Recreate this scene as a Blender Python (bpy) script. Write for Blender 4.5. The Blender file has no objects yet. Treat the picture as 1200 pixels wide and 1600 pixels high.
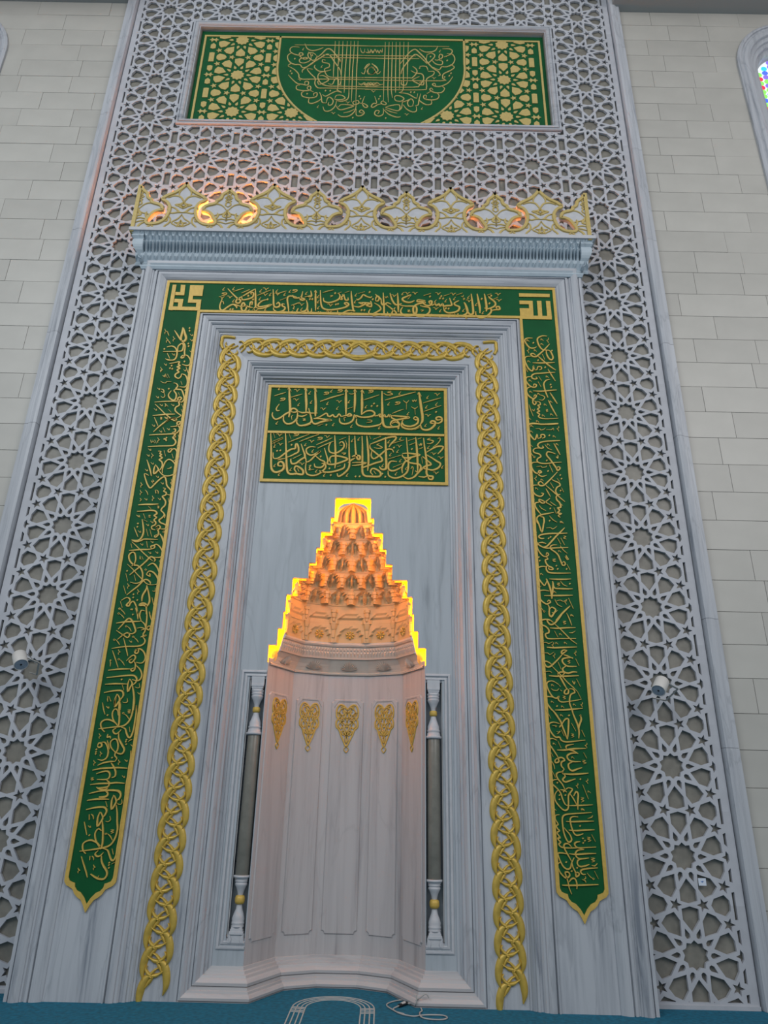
import bpy, bmesh, math, random
from mathutils import Vector, Matrix
from mathutils.geometry import delaunay_2d_cdt

# ---------------------------------------------------------------- camera
sc = bpy.context.scene
CAM = Vector((0.370194, -7.055153, 1.55925))
R_ = Vector((0.99977768, -0.00402549, 0.02069747))
U_ = Vector((-0.02067128, -0.38069114, 0.92447118))
F_ = Vector((-0.00415789, 0.92469349, 0.38068971))
FPX = 1100.0
cd = bpy.data.cameras.new('camera'); cam = bpy.data.objects.new('camera', cd)
sc.collection.objects.link(cam)
m = Matrix(((R_.x, U_.x, -F_.x, CAM.x), (R_.y, U_.y, -F_.y, CAM.y), (R_.z, U_.z, -F_.z, CAM.z), (0, 0, 0, 1)))
cam.matrix_world = m
cd.sensor_fit = 'HORIZONTAL'; cd.sensor_width = 36.0; cd.lens = FPX / 1200 * 36.0
cd.clip_start = 0.05; cd.clip_end = 200
sc.camera = cam
# ---------------------------------------------------------------- world, lights, exposure
w = bpy.data.worlds.new('world'); sc.world = w; w.use_nodes = True
bg = w.node_tree.nodes['Background']
bg.inputs[0].default_value = (0.90, 0.95, 1.0, 1); bg.inputs[1].default_value = 0.40
def area(name, loc, rot, sx, sy, power, col):
    l = bpy.data.lights.new(name, 'AREA'); l.shape = 'RECTANGLE'; l.size = sx; l.size_y = sy
    l.energy = power; l.color = col
    o = bpy.data.objects.new(name, l); sc.collection.objects.link(o)
    o.location = loc; o.rotation_euler = rot
    return o
area('daylight_window_high', (-7, -13, 13), (math.radians(58), 0, math.radians(-28)), 8, 6, 900, (0.93, 0.97, 1.0))
area('daylight_window_right', (9, -12, 11), (math.radians(60), 0, math.radians(38)), 7, 6, 600, (1.0, 0.95, 0.93))
sc.view_settings.view_transform = 'Standard'; sc.view_settings.look = 'None'
sc.view_settings.gamma = 1.0; sc.view_settings.use_curve_mapping = False
sc.view_settings.exposure = 0.0

# ---------------------------------------------------------------- materials
def newmat(name):
    mt = bpy.data.materials.new(name); mt.use_nodes = True
    nt = mt.node_tree; b = nt.nodes['Principled BSDF']
    return mt, nt, b
def N(nt, t, **kw):
    n = nt.nodes.new(t)
    for k, v in kw.items(): setattr(n, k, v)
    return n
def ramp(nt, stops):
    r = nt.nodes.new('ShaderNodeValToRGB'); e = r.color_ramp.elements
    e[0].position, e[0].color = stops[0][0], (*stops[0][1], 1)
    e[1].position, e[1].color = stops[-1][0], (*stops[-1][1], 1)
    for p, c in stops[1:-1]:
        q = e.new(p); q.color = (*c, 1)
    return r
def marble(name, light, dark, streak=(7, 7, 0.45), rough=0.38, amount=1.0, tone=0.06):
    mt, nt, b = newmat(name); L = nt.links
    tc = N(nt, 'ShaderNodeTexCoord'); mp = N(nt, 'ShaderNodeMapping'); mp.inputs['Scale'].default_value = streak
    L.new(tc.outputs['Object'], mp.inputs['Vector'])
    n1 = N(nt, 'ShaderNodeTexNoise'); n1.inputs['Scale'].default_value = 1.6; n1.inputs['Detail'].default_value = 7; n1.inputs['Roughness'].default_value = .62; n1.inputs['Distortion'].default_value = .5
    L.new(mp.outputs[0], n1.inputs['Vector'])
    mid = tuple((a * .72 + c * .28) for a, c in zip(light, dark))
    r = ramp(nt, [(.30, dark), (.42, mid), (.56, light), (1, light)])
    L.new(n1.outputs['Fac'], r.inputs['Fac'])
    # thin dark veins
    mp2 = N(nt, 'ShaderNodeMapping'); mp2.inputs['Scale'].default_value = (streak[0] * .35, streak[1] * .35, streak[2] * .9)
    L.new(tc.outputs['Object'], mp2.inputs['Vector'])
    n2 = N(nt, 'ShaderNodeTexNoise'); n2.inputs['Scale'].default_value = 1.1; n2.inputs['Detail'].default_value = 9; n2.inputs['Distortion'].default_value = 1.4
    L.new(mp2.outputs[0], n2.inputs['Vector'])
    r2 = ramp(nt, [(.485, (0, 0, 0)), (.5, (1, 1, 1)), (.515, (0, 0, 0))])
    L.new(n2.outputs['Fac'], r2.inputs['Fac'])
    mu = N(nt, 'ShaderNodeMath', operation='MULTIPLY'); mu.inputs[1].default_value = .24 * amount
    L.new(r2.outputs['Color'], mu.inputs[0])
    mx = N(nt, 'ShaderNodeMix', data_type='RGBA'); mx.inputs['B'].default_value = (*[c * .7 for c in dark], 1)
    L.new(mu.outputs[0], mx.inputs['Factor']); L.new(r.outputs['Color'], mx.inputs['A'])
    oi = N(nt, 'ShaderNodeObjectInfo'); mr = N(nt, 'ShaderNodeMapRange'); mr.inputs['To Min'].default_value = 1 - tone; mr.inputs['To Max'].default_value = 1 + tone * .4
    L.new(oi.outputs['Random'], mr.inputs['Value'])
    hs = N(nt, 'ShaderNodeHueSaturation'); L.new(mr.outputs[0], hs.inputs['Value']); L.new(mx.outputs['Result'], hs.inputs['Color'])
    L.new(hs.outputs['Color'], b.inputs['Base Color'])
    b.inputs['Roughness'].default_value = rough
    return mt
def plain(name, col, rough=.5, metal=0, noise=0, scale=20, bump=0, tone=0):
    mt, nt, b = newmat(name); L = nt.links
    b.inputs['Roughness'].default_value = rough; b.inputs['Metallic'].default_value = metal
    src = None
    if noise:
        tc = N(nt, 'ShaderNodeTexCoord'); n1 = N(nt, 'ShaderNodeTexNoise'); n1.inputs['Scale'].default_value = scale; n1.inputs['Detail'].default_value = 6
        L.new(tc.outputs['Object'], n1.inputs['Vector'])
        r = ramp(nt, [(.25, tuple(c * (1 - noise) for c in col)), (.75, tuple(min(1, c * (1 + noise)) for c in col))])
        L.new(n1.outputs['Fac'], r.inputs['Fac']); src = r.outputs['Color']
        if bump:
            bp = N(nt, 'ShaderNodeBump'); bp.inputs['Strength'].default_value = bump; bp.inputs['Distance'].default_value = .01
            L.new(n1.outputs['Fac'], bp.inputs['Height']); L.new(bp.outputs[0], b.inputs['Normal'])
    if tone:
        oi = N(nt, 'ShaderNodeObjectInfo'); mr = N(nt, 'ShaderNodeMapRange'); mr.inputs['To Min'].default_value = 1 - tone; mr.inputs['To Max'].default_value = 1 + tone
        L.new(oi.outputs['Random'], mr.inputs['Value'])
        hs = N(nt, 'ShaderNodeHueSaturation'); L.new(mr.outputs[0], hs.inputs['Value'])
        if src: L.new(src, hs.inputs['Color'])
        else: hs.inputs['Color'].default_value = (*col, 1)
        src = hs.outputs['Color']
    if name == 'green_enamel': b.inputs['Specular IOR Level'].default_value = .18
    if src: L.new(src, b.inputs['Base Color'])
    else: b.inputs['Base Color'].default_value = (*col, 1)
    return mt
def emit(name, col, st):
    mt, nt, b = newmat(name); b.inputs['Base Color'].default_value = (*col, 1)
    b.inputs['Emission Color'].default_value = (*col, 1); b.inputs['Emission Strength'].default_value = st
    return mt
M = dict(
    marble=marble('veined_white_marble', (.475, .497, .535), (.22, .24, .28)),
    marble_h=marble('veined_white_marble_lintel', (.455, .478, .518), (.22, .24, .28), streak=(.45, 7, 7)),
    panelm=marble('diagonal_veined_marble', (.42, .46, .50), (.27, .30, .33), streak=(5, 5, .35), amount=.7, tone=0),
    niche=marble('pale_niche_marble', (.51, .49, .495), (.335, .315, .325), streak=(6, 6, .3), amount=.6, tone=.04),
    carved=plain('carved_white_marble', (.50, .51, .54), .55, noise=.08, scale=14),
    cornice=plain('cornice_marble', (.42, .50, .56), .5, noise=.08, scale=9),
    lattice=plain('lattice_marble', (.445, .46, .50), .5, noise=.10, scale=5, tone=.03),
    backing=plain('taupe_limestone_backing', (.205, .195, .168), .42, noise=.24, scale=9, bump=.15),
    stone=plain('honed_limestone', (.455, .445, .41), .40, noise=.07, scale=2.5, tone=.05),
    joint=plain('joint_mortar', (.40, .39, .36), .8),
    gold=plain('gilded_relief', (.60, .40, .085), .45, .12, noise=.12, scale=30),
    goldm=plain('polished_gilding', (.56, .385, .070), .40, .25, noise=.15, scale=20),
    palegold=plain('pale_gilding', (.52, .40, .14), .5, .08, noise=.1, scale=30),
    green=plain('green_enamel', (.004, .088, .026), .6, noise=.12, scale=6),
    carpet=plain('teal_carpet', (.000, .115, .195), .95, noise=.35, scale=26, bump=.6),
    yarn=plain('cream_carpet_yarn', (.42, .44, .43), .9),
    soffit=plain('grey_plaster', (.30, .32, .32), .8),
    shaft=plain('verde_marble_shaft', (.185, .18, .155), .3, noise=.18, scale=12),
    white=plain('white_lacquer', (.62, .60, .57), .45),
    lens=plain('grey_lens', (.28, .33, .40), .35, noise=.2, scale=60),
    steel=plain('zinc_bracket', (.45, .45, .43), .4, .6),
    cable=plain('grey_cable', (.40, .40, .39), .5),
    black=plain('black_plastic', (.01, .01, .012), .4),
    paper=plain('white_paper', (.62, .68, .78), .8),
    ink=plain('blue_ink', (.12, .25, .55), .8),
    led=emit('amber_led', (1.0, .27, .003), 170),
    plinthm=marble('soft_grey_plinth_marble', (.50, .49, .50), (.38, .37, .385), streak=(.6, .6, 5), amount=.1, tone=.03),
    hoodm=plain('glow_tinted_marble', (.56, .41, .215), .5, noise=.06, scale=14),  # white hood marble tinted orange, LED glow put into the colour
    creamm=plain('shade_warmed_marble', (.54, .48, .42), .5, noise=.06, scale=14),  # white marble tinted cream, warm light painted in against bluish shade
    amber=plain('glow_painted_plate', (.85, .52, .03), .5),  # yellow LED glow on the back plate painted in as base colour
    ledc=emit('amber_led_crest', (1.0, .27, .03), 800),
    lead=plain('window_lead', (.30, .31, .34), .6),
)
# ---------------------------------------------------------------- object helpers
COL = sc.collection
def link(o, parent=None):
    COL.objects.link(o)
    if parent: o.parent = parent
    return o
def mesh(name, verts, faces, mat, parent=None, smooth=False):
    me = bpy.data.meshes.new(name); me.from_pydata([tuple(v) for v in verts], [], faces); me.validate(); me.update()
    if mat: me.materials.append(mat)
    if smooth:
        for p_ in me.polygons: p_.use_smooth = True
    return link(bpy.data.objects.new(name, me), parent)
def empty(name, label, cat, loc=(0, 0, 0), group=None, kind=None):
    o = bpy.data.objects.new(name, None); o.location = loc; o.empty_display_size = .2
    COL.objects.link(o); tag(o, label, cat, group, kind); return o
def tag(o, label=None, cat=None, group=None, kind=None):
    if label: o['label'] = label
    if cat: o['category'] = cat
    if group: o['group'] = group
    if kind: o['kind'] = kind
    return o
class MB:
    """collects geometry for one mesh; coordinates are world minus origin"""
    def __init__(s): s.v = []; s.f = []
    def add(s, v, f):
        k = len(s.v); s.v += [tuple(a) for a in v]; s.f += [tuple(i + k for i in q) for q in f]
    def box(s, x0, x1, y0, y1, z0, z1):
        s.add([(x0, y0, z0), (x1, y0, z0), (x1, y1, z0), (x0, y1, z0), (x0, y0, z1), (x1, y0, z1), (x1, y1, z1), (x0, y1, z1)],
              [(0, 1, 5, 4), (1, 2, 6, 5), (2, 3, 7, 6), (3, 0, 4, 7), (4, 5, 6, 7), (3, 2, 1, 0)])
    def loft(s, rows, close=False):
        n = len(rows[0]); v = [p for r in rows for p in r]; f = []
        for i in range(len(rows) - 1):
            for j in range(n if close else n - 1):
                a = i * n + j; b = i * n + (j + 1) % n; f.append((a, b, b + n, a + n))
        s.add(v, f)
    def lathe(s, prof, cx, cy, n=16):
        rows = [[(cx + r * math.cos(2 * math.pi * k / n), cy + r * math.sin(2 * math.pi * k / n), z) for k in range(n)] for z, r in prof]
        s.loft(rows, True)
    def tube(s, pts, r, n=6):
        rows = []
        for i, p in enumerate(pts):
            a = Vector(pts[max(0, i - 1)]); b = Vector(pts[min(len(pts) - 1, i + 1)]); d = (b - a).normalized()
            u = d.cross(Vector((0, 0, 1)));  u = u.normalized() if u.length > 1e-4 else Vector((1, 0, 0)); v = u.cross(d)
            rows.append([Vector(p) + (u * math.cos(t) + v * math.sin(t)) * r for t in [2 * math.pi * k / n for k in range(n)]])
        s.loft(rows, True)
        for q in (0, len(rows) - 1):
            s.add(rows[q], [tuple(range(n))])
    def build(s, name, mat, parent=None, smooth=False): return mesh(name, s.v, s.f, mat, parent, smooth)

def cdt(polys, keep):
    """triangulate overlapping 2d polygons; keep(set of source ids) -> bool; returns verts, tris, wall edges"""
    vs = []; fs = []
    for p in polys:
        if sum(a[0] * b[1] - b[0] * a[1] for a, b in zip(p, list(p[1:]) + [p[0]])) < 0: p = list(reversed(p))
        k = len(vs); vs += [Vector(q) for q in p]; fs.append(list(range(k, k + len(p))))
    ov, oe, of, _, _, fo = delaunay_2d_cdt(vs, [], fs, 1, 1e-6)
    tris = [f for f, o in zip(of, fo) if keep(set(o))]
    cnt = {}
    for f in tris:
        for i in range(len(f)):
            a, b = f[i], f[(i + 1) % len(f)]
            cnt[(a, b)] = 1
    walls = [e for e in cnt if (e[1], e[0]) not in cnt]
    return ov, tris, walls
def slab(mb, polys, keep, y0, y1, skip=None, back=False):
    """extrude kept 2d (x,z) region from front y0 to back y1"""
    ov, tris, walls = cdt(polys, keep)
    used = sorted({i for t in tris for i in t}); ren = {o: k for k, o in enumerate(used)}
    ov = [ov[i] for i in used]; tris = [[ren[i] for i in t] for t in tris]; walls = [(ren[a], ren[b]) for a, b in walls]
    n = len(ov); mb_v = [(p.x, y0, p.y) for p in ov] + [(p.x, y1, p.y) for p in ov]
    f = [tuple(t) for t in tris]
    if back: f += [tuple(i + n for i in reversed(t)) for t in tris]
    for a, b in walls:
        if skip and skip(ov[a], ov[b]): continue
        f.append((b, a, a + n, b + n))
    mb.add(mb_v, f)
def catmull(pts, k=4):
    if len(pts) < 3: return list(pts)
    P = [pts[0]] + list(pts) + [pts[-1]]; out = []
    for i in range(1, len(P) - 2):
        for j in range(k):
            t = j / k
            out.append(tuple(.5 * (2 * b + (c - a) * t + (2 * a - 5 * b + 4 * c - d) * t * t + (-a + 3 * b - 3 * c + d) * t ** 3)
                             for a, b, c, d in zip(P[i - 1], P[i], P[i + 1], P[i + 2])))
    out.append(tuple(pts[-1])); return out
def stroke(mb, pts, width, y, h, k=4, taper=.35, rnd=False, frame=None):
    """raised stroke on a plane y=const, standing h proud; pts (x,z[,w])"""
    if len(pts[0]) == 2:
        n = len(pts); pts = [(p[0], p[1], width * (1 - (1 - taper) * abs(2 * i / max(1, n - 1) - 1) ** 3)) for i, p in enumerate(pts)]
    P = catmull(pts, k); rows = []
    for i, (x, z, ww) in enumerate(P):
        a = P[max(0, i - 1)]; b = P[min(len(P) - 1, i + 1)]
        dx, dz = b[0] - a[0], b[1] - a[1]; l = math.hypot(dx, dz) or 1; nx, nz = -dz / l, dx / l
        ww = max(ww, 1e-4) * .5
        if rnd: prof = [(-1, 0), (-.72, .7), (0, 1), (.72, .7), (1, 0)]
        else: prof = [(-1, 0), (-.72, 1), (.72, 1), (1, 0)]
        rows.append([(x + nx * ww * u, y - h * v, z + nz * ww * u) for u, v in prof])
    mb.loft(rows)
    for r in (rows[0], list(reversed(rows[-1]))): mb.add(r, [tuple(range(len(r)))])

# ================================================================ SETTING
fl = MB(); fl.box(-9, 9, -14, 1.0, -.1, 0); floor = fl.build('floor', M['carpet']); tag(floor, 'teal carpet in front of the prayer niche', 'carpet', kind='structure')
WALLY = .05; TOPZ = 12.92
WCX, WR, WZ = 6.26, .82, 11.74        # arched window on each side
def arch_pts(cx, r, zs, zb, n=14, point=1.10):
    p = [(cx - r, zb)]
    for k in range(n + 1):
        t = math.pi - math.pi * k / n
        p.append((cx + r * math.cos(t), zs + r * point * math.sin(t)))
    p.append((cx + r, zb)); return p
WB = 8.2
for sgn, side in ((-1, 'left'), (1, 'right')):
    wall = MB()
    # mortar bed behind the stones, with the window opening
    xa, xb = sorted((sgn * 3.55, sgn * 8.6))
    arch = [(sgn * (x), z) for x, z in arch_pts(WCX, WR - .02, WZ, WB)]
    slab(wall, [[(xa, 0), (xb, 0), (xb, 13.6), (xa, 13.6)], arch], lambda s: s == {0}, WALLY + .012, WALLY + .5)
    wo = wall.build('wall_' + side, M['joint']); tag(wo, kind='structure')
    H = .3395; rnd = random.Random(5 + sgn); cache = {}
    big = arch_pts(WCX, WR, WZ, WB, 14)
    for c in range(38):
        z0 = .055 + c * H; x = 3.60; first = True
        z1 = min(z0 + H, TOPZ)
        if z1 - z0 < .05: continue
        while x < 8.5:
            L = rnd.choice((.6, .75, .9, 1.1)); L = L * (.6 if first and c % 2 else 1); first = False
            x1 = min(x + L, 8.5)
            a, b = sorted((sgn * x, sgn * x1))
            inner = [(min(WCX + WR, max(WCX - WR, px)), pz) for px, pz in big]
            cutx = x1 > WCX - WR - .01 and x < WCX + WR + .01 and z1 > WB
            g = .0009; dy = rnd.uniform(0, .0025)
            if cutx:
                s2 = MB(); slab(s2, [[(a + g, z0 + g), (b - g, z0 + g), (b - g, z1 - g), (a + g, z1 - g)], [(sgn * px, pz) for px, pz in big]], lambda s: s == {0}, WALLY - dy, WALLY + .012)
                if s2.v and s2.f: s2.build('limestone_block', M['stone'], wo)
            else:
                key = (round(b - a, 3), round(z1 - z0, 3))
                if key not in cache:
                    bw, bh = (b - a) / 2 - g, (z1 - z0) / 2 - g; e = .002
                    v = [(-bw, .012, -bh), (bw, .012, -bh), (bw, .012, bh), (-bw, .012, bh), (-bw + e, 0, -bh + e), (bw - e, 0, -bh + e), (bw - e, 0, bh - e), (-bw + e, 0, bh - e)]
                    o = mesh('limestone_block', v, [(4, 5, 6, 7), (0, 1, 5, 4), (1, 2, 6, 5), (2, 3, 7, 6), (3, 0, 4, 7)], M['stone'], wo); cache[key] = o
                else:
                    o = cache[key].copy(); link(o, wo)
                o.location = ((a + b) / 2, WALLY - dy, (z0 + z1) / 2)
            x = x1
    # soffit beam above the stone field
    bm_ = MB(); bm_.box(*sorted((sgn * 3.66, sgn * 8.6)), -1.6, WALLY + .01, 12.92, 13.9)
    tag(bm_.build('trim_1' if sgn < 0 else 'trim_2', M['soffit']), 'plain grey soffit above the %s limestone wall' % side, 'beam', kind='structure')
    # window: nested arched mouldings, lead frame, coloured panes
    win = empty('window_1' if sgn < 0 else 'window_2', 'arched stained glass window in the %s wall' % side, 'window', kind='structure')
    prof = [(0, .05), (.0, .015), (.03, .0), (.055, .0), (.06, .02), (.09, .02), (.11, .0), (.15, -.01), (.19, .01), (.20, .05), (.26, .06), (.27, .09), (.33, .10), (.34, .14), (.40, .16), (.41, .28)]
    A = arch_pts(WCX, 1, WZ, WB, 20); rows = []
    for d, y in prof:
        r = WR + .02 - d * .92
        rows.append([(sgn * (WCX + (px - WCX) * r), y, WZ + (pz - WZ) * r if pz > WZ + 1e-6 else pz) for px, pz in A])
    fr = MB(); fr.loft(rows); fr.build('arch_moulding', M['marble'], win)
    gr = WR - .375; rg = random.Random(11)
    gl = {}
    for nm, c in (('ruby', (.75, .04, .08)), ('aqua', (.05, .55, .65)), ('violet', (.22, .15, .6)), ('leaf', (.25, .7, .12)), ('clear', (.75, .9, .95)), ('rose', (.8, .25, .35)), ('cobalt', (.08, .15, .7))):
        if nm + '_glass' in bpy.data.materials: gl[nm] = bpy.data.materials[nm + '_glass']
        else:
            gl[nm] = emit(nm + '_glass', c, .85); gl[nm].node_tree.nodes['Principled BSDF'].inputs['Roughness'].default_value = .15
    glass_poly = [(sgn * (WCX + (px - WCX) * gr), WZ + (pz - WZ) * gr if pz > WZ + 1e-6 else pz) for px, pz in arch_pts(WCX, 1, WZ, WB, 20)]
    names = list(gl); k = 0
    z = WB + .06
    while z < WZ + gr * 1.1:
        cols = 9
        for i in range(cols):
            cx = WCX - gr + gr * 2 * (i + .5) / cols; rr = gr / cols * .93
            zc = z + (.5 if i % 2 else 0) * rr * 2
            hw = gr * math.sqrt(max(0, 1 - max(0, (zc - WZ) / (gr * 1.1)) ** 2)) if zc > WZ else gr
            if abs(cx - WCX) > hw - rr * .6: continue
            n = 8; pts = [(sgn * cx + rr * math.cos(2 * math.pi * q / n), .255, zc + rr * math.sin(2 * math.pi * q / n)) for q in range(n)]
            pts2 = [(px, .262, pz) for px, _, pz in pts]
            mesh('pane', pts + pts2, [tuple(range(n))] + [(q, q + n, (q + 1) % n + n, (q + 1) % n) for q in range(n)], gl[names[rg.randrange(len(names))]], win)
        z += gr / cols * 1.86
    gb = MB(); slab(gb, [glass_poly], lambda s: True, .268, .275); gb.build('leading', emit('daylit_leading', (.75, .82, .85), .75) if sgn < 0 else bpy.data.materials['daylit_leading'], win)

# ================================================================ STAR LATTICE
P = .77; CW = .859
def pol(r, a): return (r * math.cos(math.radians(a)), r * math.sin(math.radians(a)))
def unit_pieces():
    """pieces of one cell about a rosette, unit = P; returns (kind, polygon)"""
    a = CW / P / 2; out = []
    out.append(('star', [pol(.146 if k % 2 == 0 else .119, 18 + 18 * k) for k in range(20)]))
    base = [(.238, 0), (.350, .088), (.451, .089), (.475, 0), (.451, -.089), (.350, -.088)]
    kt = [(.273, 0), (.212, .027), (.184, .020), (.174, 0), (.184, -.020), (.212, -.027)]
    def rot(p, t, c=(0, 0)):
        cs, sn = math.cos(math.radians(t)), math.sin(math.radians(t)); return [(c[0] + x * cs - y * sn, c[1] + x * sn + y * cs) for x, y in p]
    for k in range(10): out.append(('petal', rot(base, 18 + 36 * k)))
    for k in range(10): out.append(('kite', rot(kt, 36 * k)))
    st = lambda t, c: [(c[0] + (.070 if k % 2 == 0 else .030) * math.cos(math.radians(t + 36 * k)), c[1] + (.070 if k % 2 == 0 else .030) * math.sin(math.radians(t + 36 * k))) for k in range(10)]
    for sx in (1, -1):
        for sz in (1, -1):
            c = (.4255, .308); t = 36 + 180
            p = [(sx * x, sz * z) for x, z in st(t, c)]; out.append(('small_star', p))
            p = [(sx * x, sz * z) for x, z in [(a - .0, .094), (a + .051, .145), (a + .053, .246), (a, .264), (a - .053, .246), (a - .051, .145)]]; out.append(('shield', p))
        out.append(('small_star', None, (sx * .158, .5), 180 if sx > 0 else 0))
        out.append(('wide_petal', [(sx * x, .5 + z) for x, z in [(.258, 0), (.292, .062), (.404, .100), (.456, .048), (.462, 0), (.456, -.048), (.404, -.100), (.292, -.062)]]))
        out.append(('rectangle', [(sx * x, .5 + z) for x, z in [(a - .053, -.135), (a + .053, -.135), (a + .053, .128), (a, .138), (a - .053, .128)]]))
        bt = [(a - .103, 0), (a - .060, .018), (a - .050, .066), (a - .018, .024), (a, .020), (a + .018, .024), (a + .050, .066), (a + .060, .018), (a + .103, 0)]
        bt = bt + [(x, -z) for x, z in reversed(bt[1:-1])]
        out.append(('bow_star', [(sx * x, z) for x, z in bt]))
    res = []
    for o in out:
        q = st(o[3], o[2]) if len(o) == 4 else o[1]
        g = {'petal': 1.09, 'kite': 1.12, 'wide_petal': 1.09, 'shield': 1.08, 'rectangle': 1.06, 'star': 1.03}.get(o[0], 1.05)
        cx = (min(p[0] for p in q) + max(p[0] for p in q)) / 2; cy = (min(p[1] for p in q) + max(p[1] for p in q)) / 2
        res.append((o[0], [(cx + (x - cx) * g, cy + (y - cy) * g) for x, y in q]))
    return res
UP = unit_pieces()
def sig(poly): return (round(sum(p[0] for p in poly) / len(poly), 2), round(sum(p[1] for p in poly) / len(poly), 2))
def holes_in(x0, x1, z0, z1, xcs, zcs, cw=CW, ph=P):
    seen = set(); out = []
    for xc in xcs:
        for zc in zcs:
            for kind, poly in UP:
                q = [(xc + x * ph * (cw / CW if False else 1), zc + z * ph) for x, z in poly]
                if max(p[0] for p in q) <= x0 or min(p[0] for p in q) >= x1 or max(p[1] for p in q) <= z0 or min(p[1] for p in q) >= z1: continue
                s = (round(sum(p[0] for p in q) / len(q), 2), round(sum(p[1] for p in q) / len(q), 2))
                if any((s[0] + i * .01, s[1] + j * .01) in seen for i in (-1, 0, 1) for j in (-1, 0, 1)): continue
                seen.add((s[0], s[1])); out.append((kind, q))
    return out
XC = [.535, 1.394, 2.253, 3.112]
ZROW = lambda i: 12.709 - P * i
ZALL = [ZROW(i) for i in range(-2, 18)]
lat_root = empty('star_lattice_screen', 'tall pale marble screen pierced with ten-pointed stars behind the prayer niche', 'screen')
LT = .030
lat_cache = {}
def lattice_cell(x0, x1, z0, z1, sgn, frame=(0, 0, 0, 0)):
    """window on the pattern (positive side), mirrored by sgn; frame = solid margins l,r,b,t"""
    xcs = [x for x in [-.324] + XC + [3.971] if x + .6 > x0 and x - .6 < x1]
    if x1 <= .106: xcs = [-.324]
    zn = min(ZALL, key=lambda q: abs(q - (z0 + z1) / 2))
    key = (round(x0, 3), round(x1, 3), round(z0 - zn, 3), round(z1 - zn, 3), sgn, frame)
    if key in lat_cache:
        o = lat_cache[key].copy(); link(o, lat_root); o.location.z += zn - lat_cache[key]['zn']; o['zn'] = zn; lat_cache.setdefault('all', []).append(o); return
    l, r, b, t = frame
    hs = holes_in(x0 + l, x1 - r, z0 + b, z1 - t, xcs, [z for z in ZALL if z + .9 > z0 and z - .9 < z1])
    W = [(x0, z0), (x1, z0), (x1, z1), (x0, z1)]; I = [(x0 + l, z0 + b), (x1 - r, z0 + b), (x1 - r, z1 - t), (x0 + l, z1 - t)]
    polys = [W, I] + [q for _, q in hs]
    mb = MB()
    def keep(s): return 0 in s and not (1 in s and len(s) > 2)
    def skip(a, b_):
        for q in (x0, x1):
            if abs(a.x - q) < 1e-4 and abs(b_.x - q) < 1e-4: return True
        for q in (z0, z1):
            if abs(a.y - q) < 1e-4 and abs(b_.y - q) < 1e-4: return True
        return False
    polys = [[(sgn * x, z - zn) for x, z in p] for p in polys]
    if sgn < 0: polys = [list(reversed(p)) for p in polys]
    sk = lambda a, b_: skip(Vector((a.x * sgn, a.y + zn)), Vector((b_.x * sgn, b_.y + zn)))
    slab(mb, polys, keep, 0, LT, sk)
    o = mb.build('lattice_panel', M['lattice'], lat_root); o.location = (0, 0, zn); o['zn'] = zn
    lat_cache[key] = o; lat_cache.setdefault('all', []).append(o)
def zwin(i): return ZROW(i) - P / 2, ZROW(i) + P / 2
S0, S1, SB = 2.6825, 3.5415, 3.60
for sgn in (-1, 1):
    for i in range(-1, 17):
        z0, z1 = zwin(i)
        inner = 0
        fb = 0; ft = 0
        if i == 16: z0, fb = 0.0, .05
        if i in (1, 2): inner = .02
        if i == 0:
            lattice_cell(S0, SB, 12.466, z1, sgn, (0, SB - 3.524, 0, 0))
            lattice_cell(S0, SB, z0, 12.466, sgn, (.02, SB - 3.524, 0, 0)); continue
        if i == 3:
            lattice_cell(S0, SB, 10.25, z1, sgn, (.02, SB - 3.524, 0, 0))
            lattice_cell(S0, SB, z0, 10.25, sgn, (0, SB - 3.524, 0, 0)); continue
        lattice_cell(S0, SB, z0, z1, sgn, (inner, SB - 3.524, fb, ft))
    cols = [(0, .1055), (.1055, .9645), (.9645, 1.8235), (1.8235, 2.6825)]
    for a, b in cols:
        for i in (6, 5, 4): lattice_cell(a, b, *zwin(i), sgn)
        lattice_cell(a, b, zwin(3)[0], 10.25, sgn, (0, 0, 0, .02))
        lattice_cell(a, b, 12.45, zwin(0)[1], sgn, (0, 0, .02, 0))
        lattice_cell(a, b, *zwin(-1), sgn)
for o in lat_cache['all']:
    if 'zn' in o: del o['zn']
bk = MB()
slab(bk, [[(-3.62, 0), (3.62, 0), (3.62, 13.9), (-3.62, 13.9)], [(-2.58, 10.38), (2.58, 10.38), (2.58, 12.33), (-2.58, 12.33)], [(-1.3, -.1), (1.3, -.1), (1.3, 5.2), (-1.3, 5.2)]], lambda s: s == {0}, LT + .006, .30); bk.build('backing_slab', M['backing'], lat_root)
# little drain of the marble skirting under the lattice
sk_ = MB()
for s in (-1, 1): sk_.box(*sorted((s * 2.6, s * 3.60)), -.012, 0, 0, .03)
sk_.build('bottom_lip', M['lattice'], lat_root)
# moulded jamb framing the lattice
fp = [(3.595, .03), (3.596, -.0), (3.600, .03), (3.612, .035), (3.618, -.03), (3.626, -.055), (3.655, -.062), (3.695, -.055), (3.700, -.045), (3.712, -.045), (3.718, -.032), (3.745, -.030), (3.765, -.028), (3.768, .06)]
frame_root = empty('screen_jamb_moulding', 'grey-white marble moulding edging the pierced star screen', 'moulding')
rf = random.Random(3)
for s in (-1, 1):
    z = 0.0
    while z < 13.85:
        z2 = min(13.9, z + rf.choice((1.25, 1.6, 2.1)))
        mb = MB(); mb.loft([[(s * x, y, z + .0015) for x, y in fp], [(s * x, y, z2 - .0015) for x, y in fp]])
        mb.build('jamb_block', M['marble'], frame_root); z = z2

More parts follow.
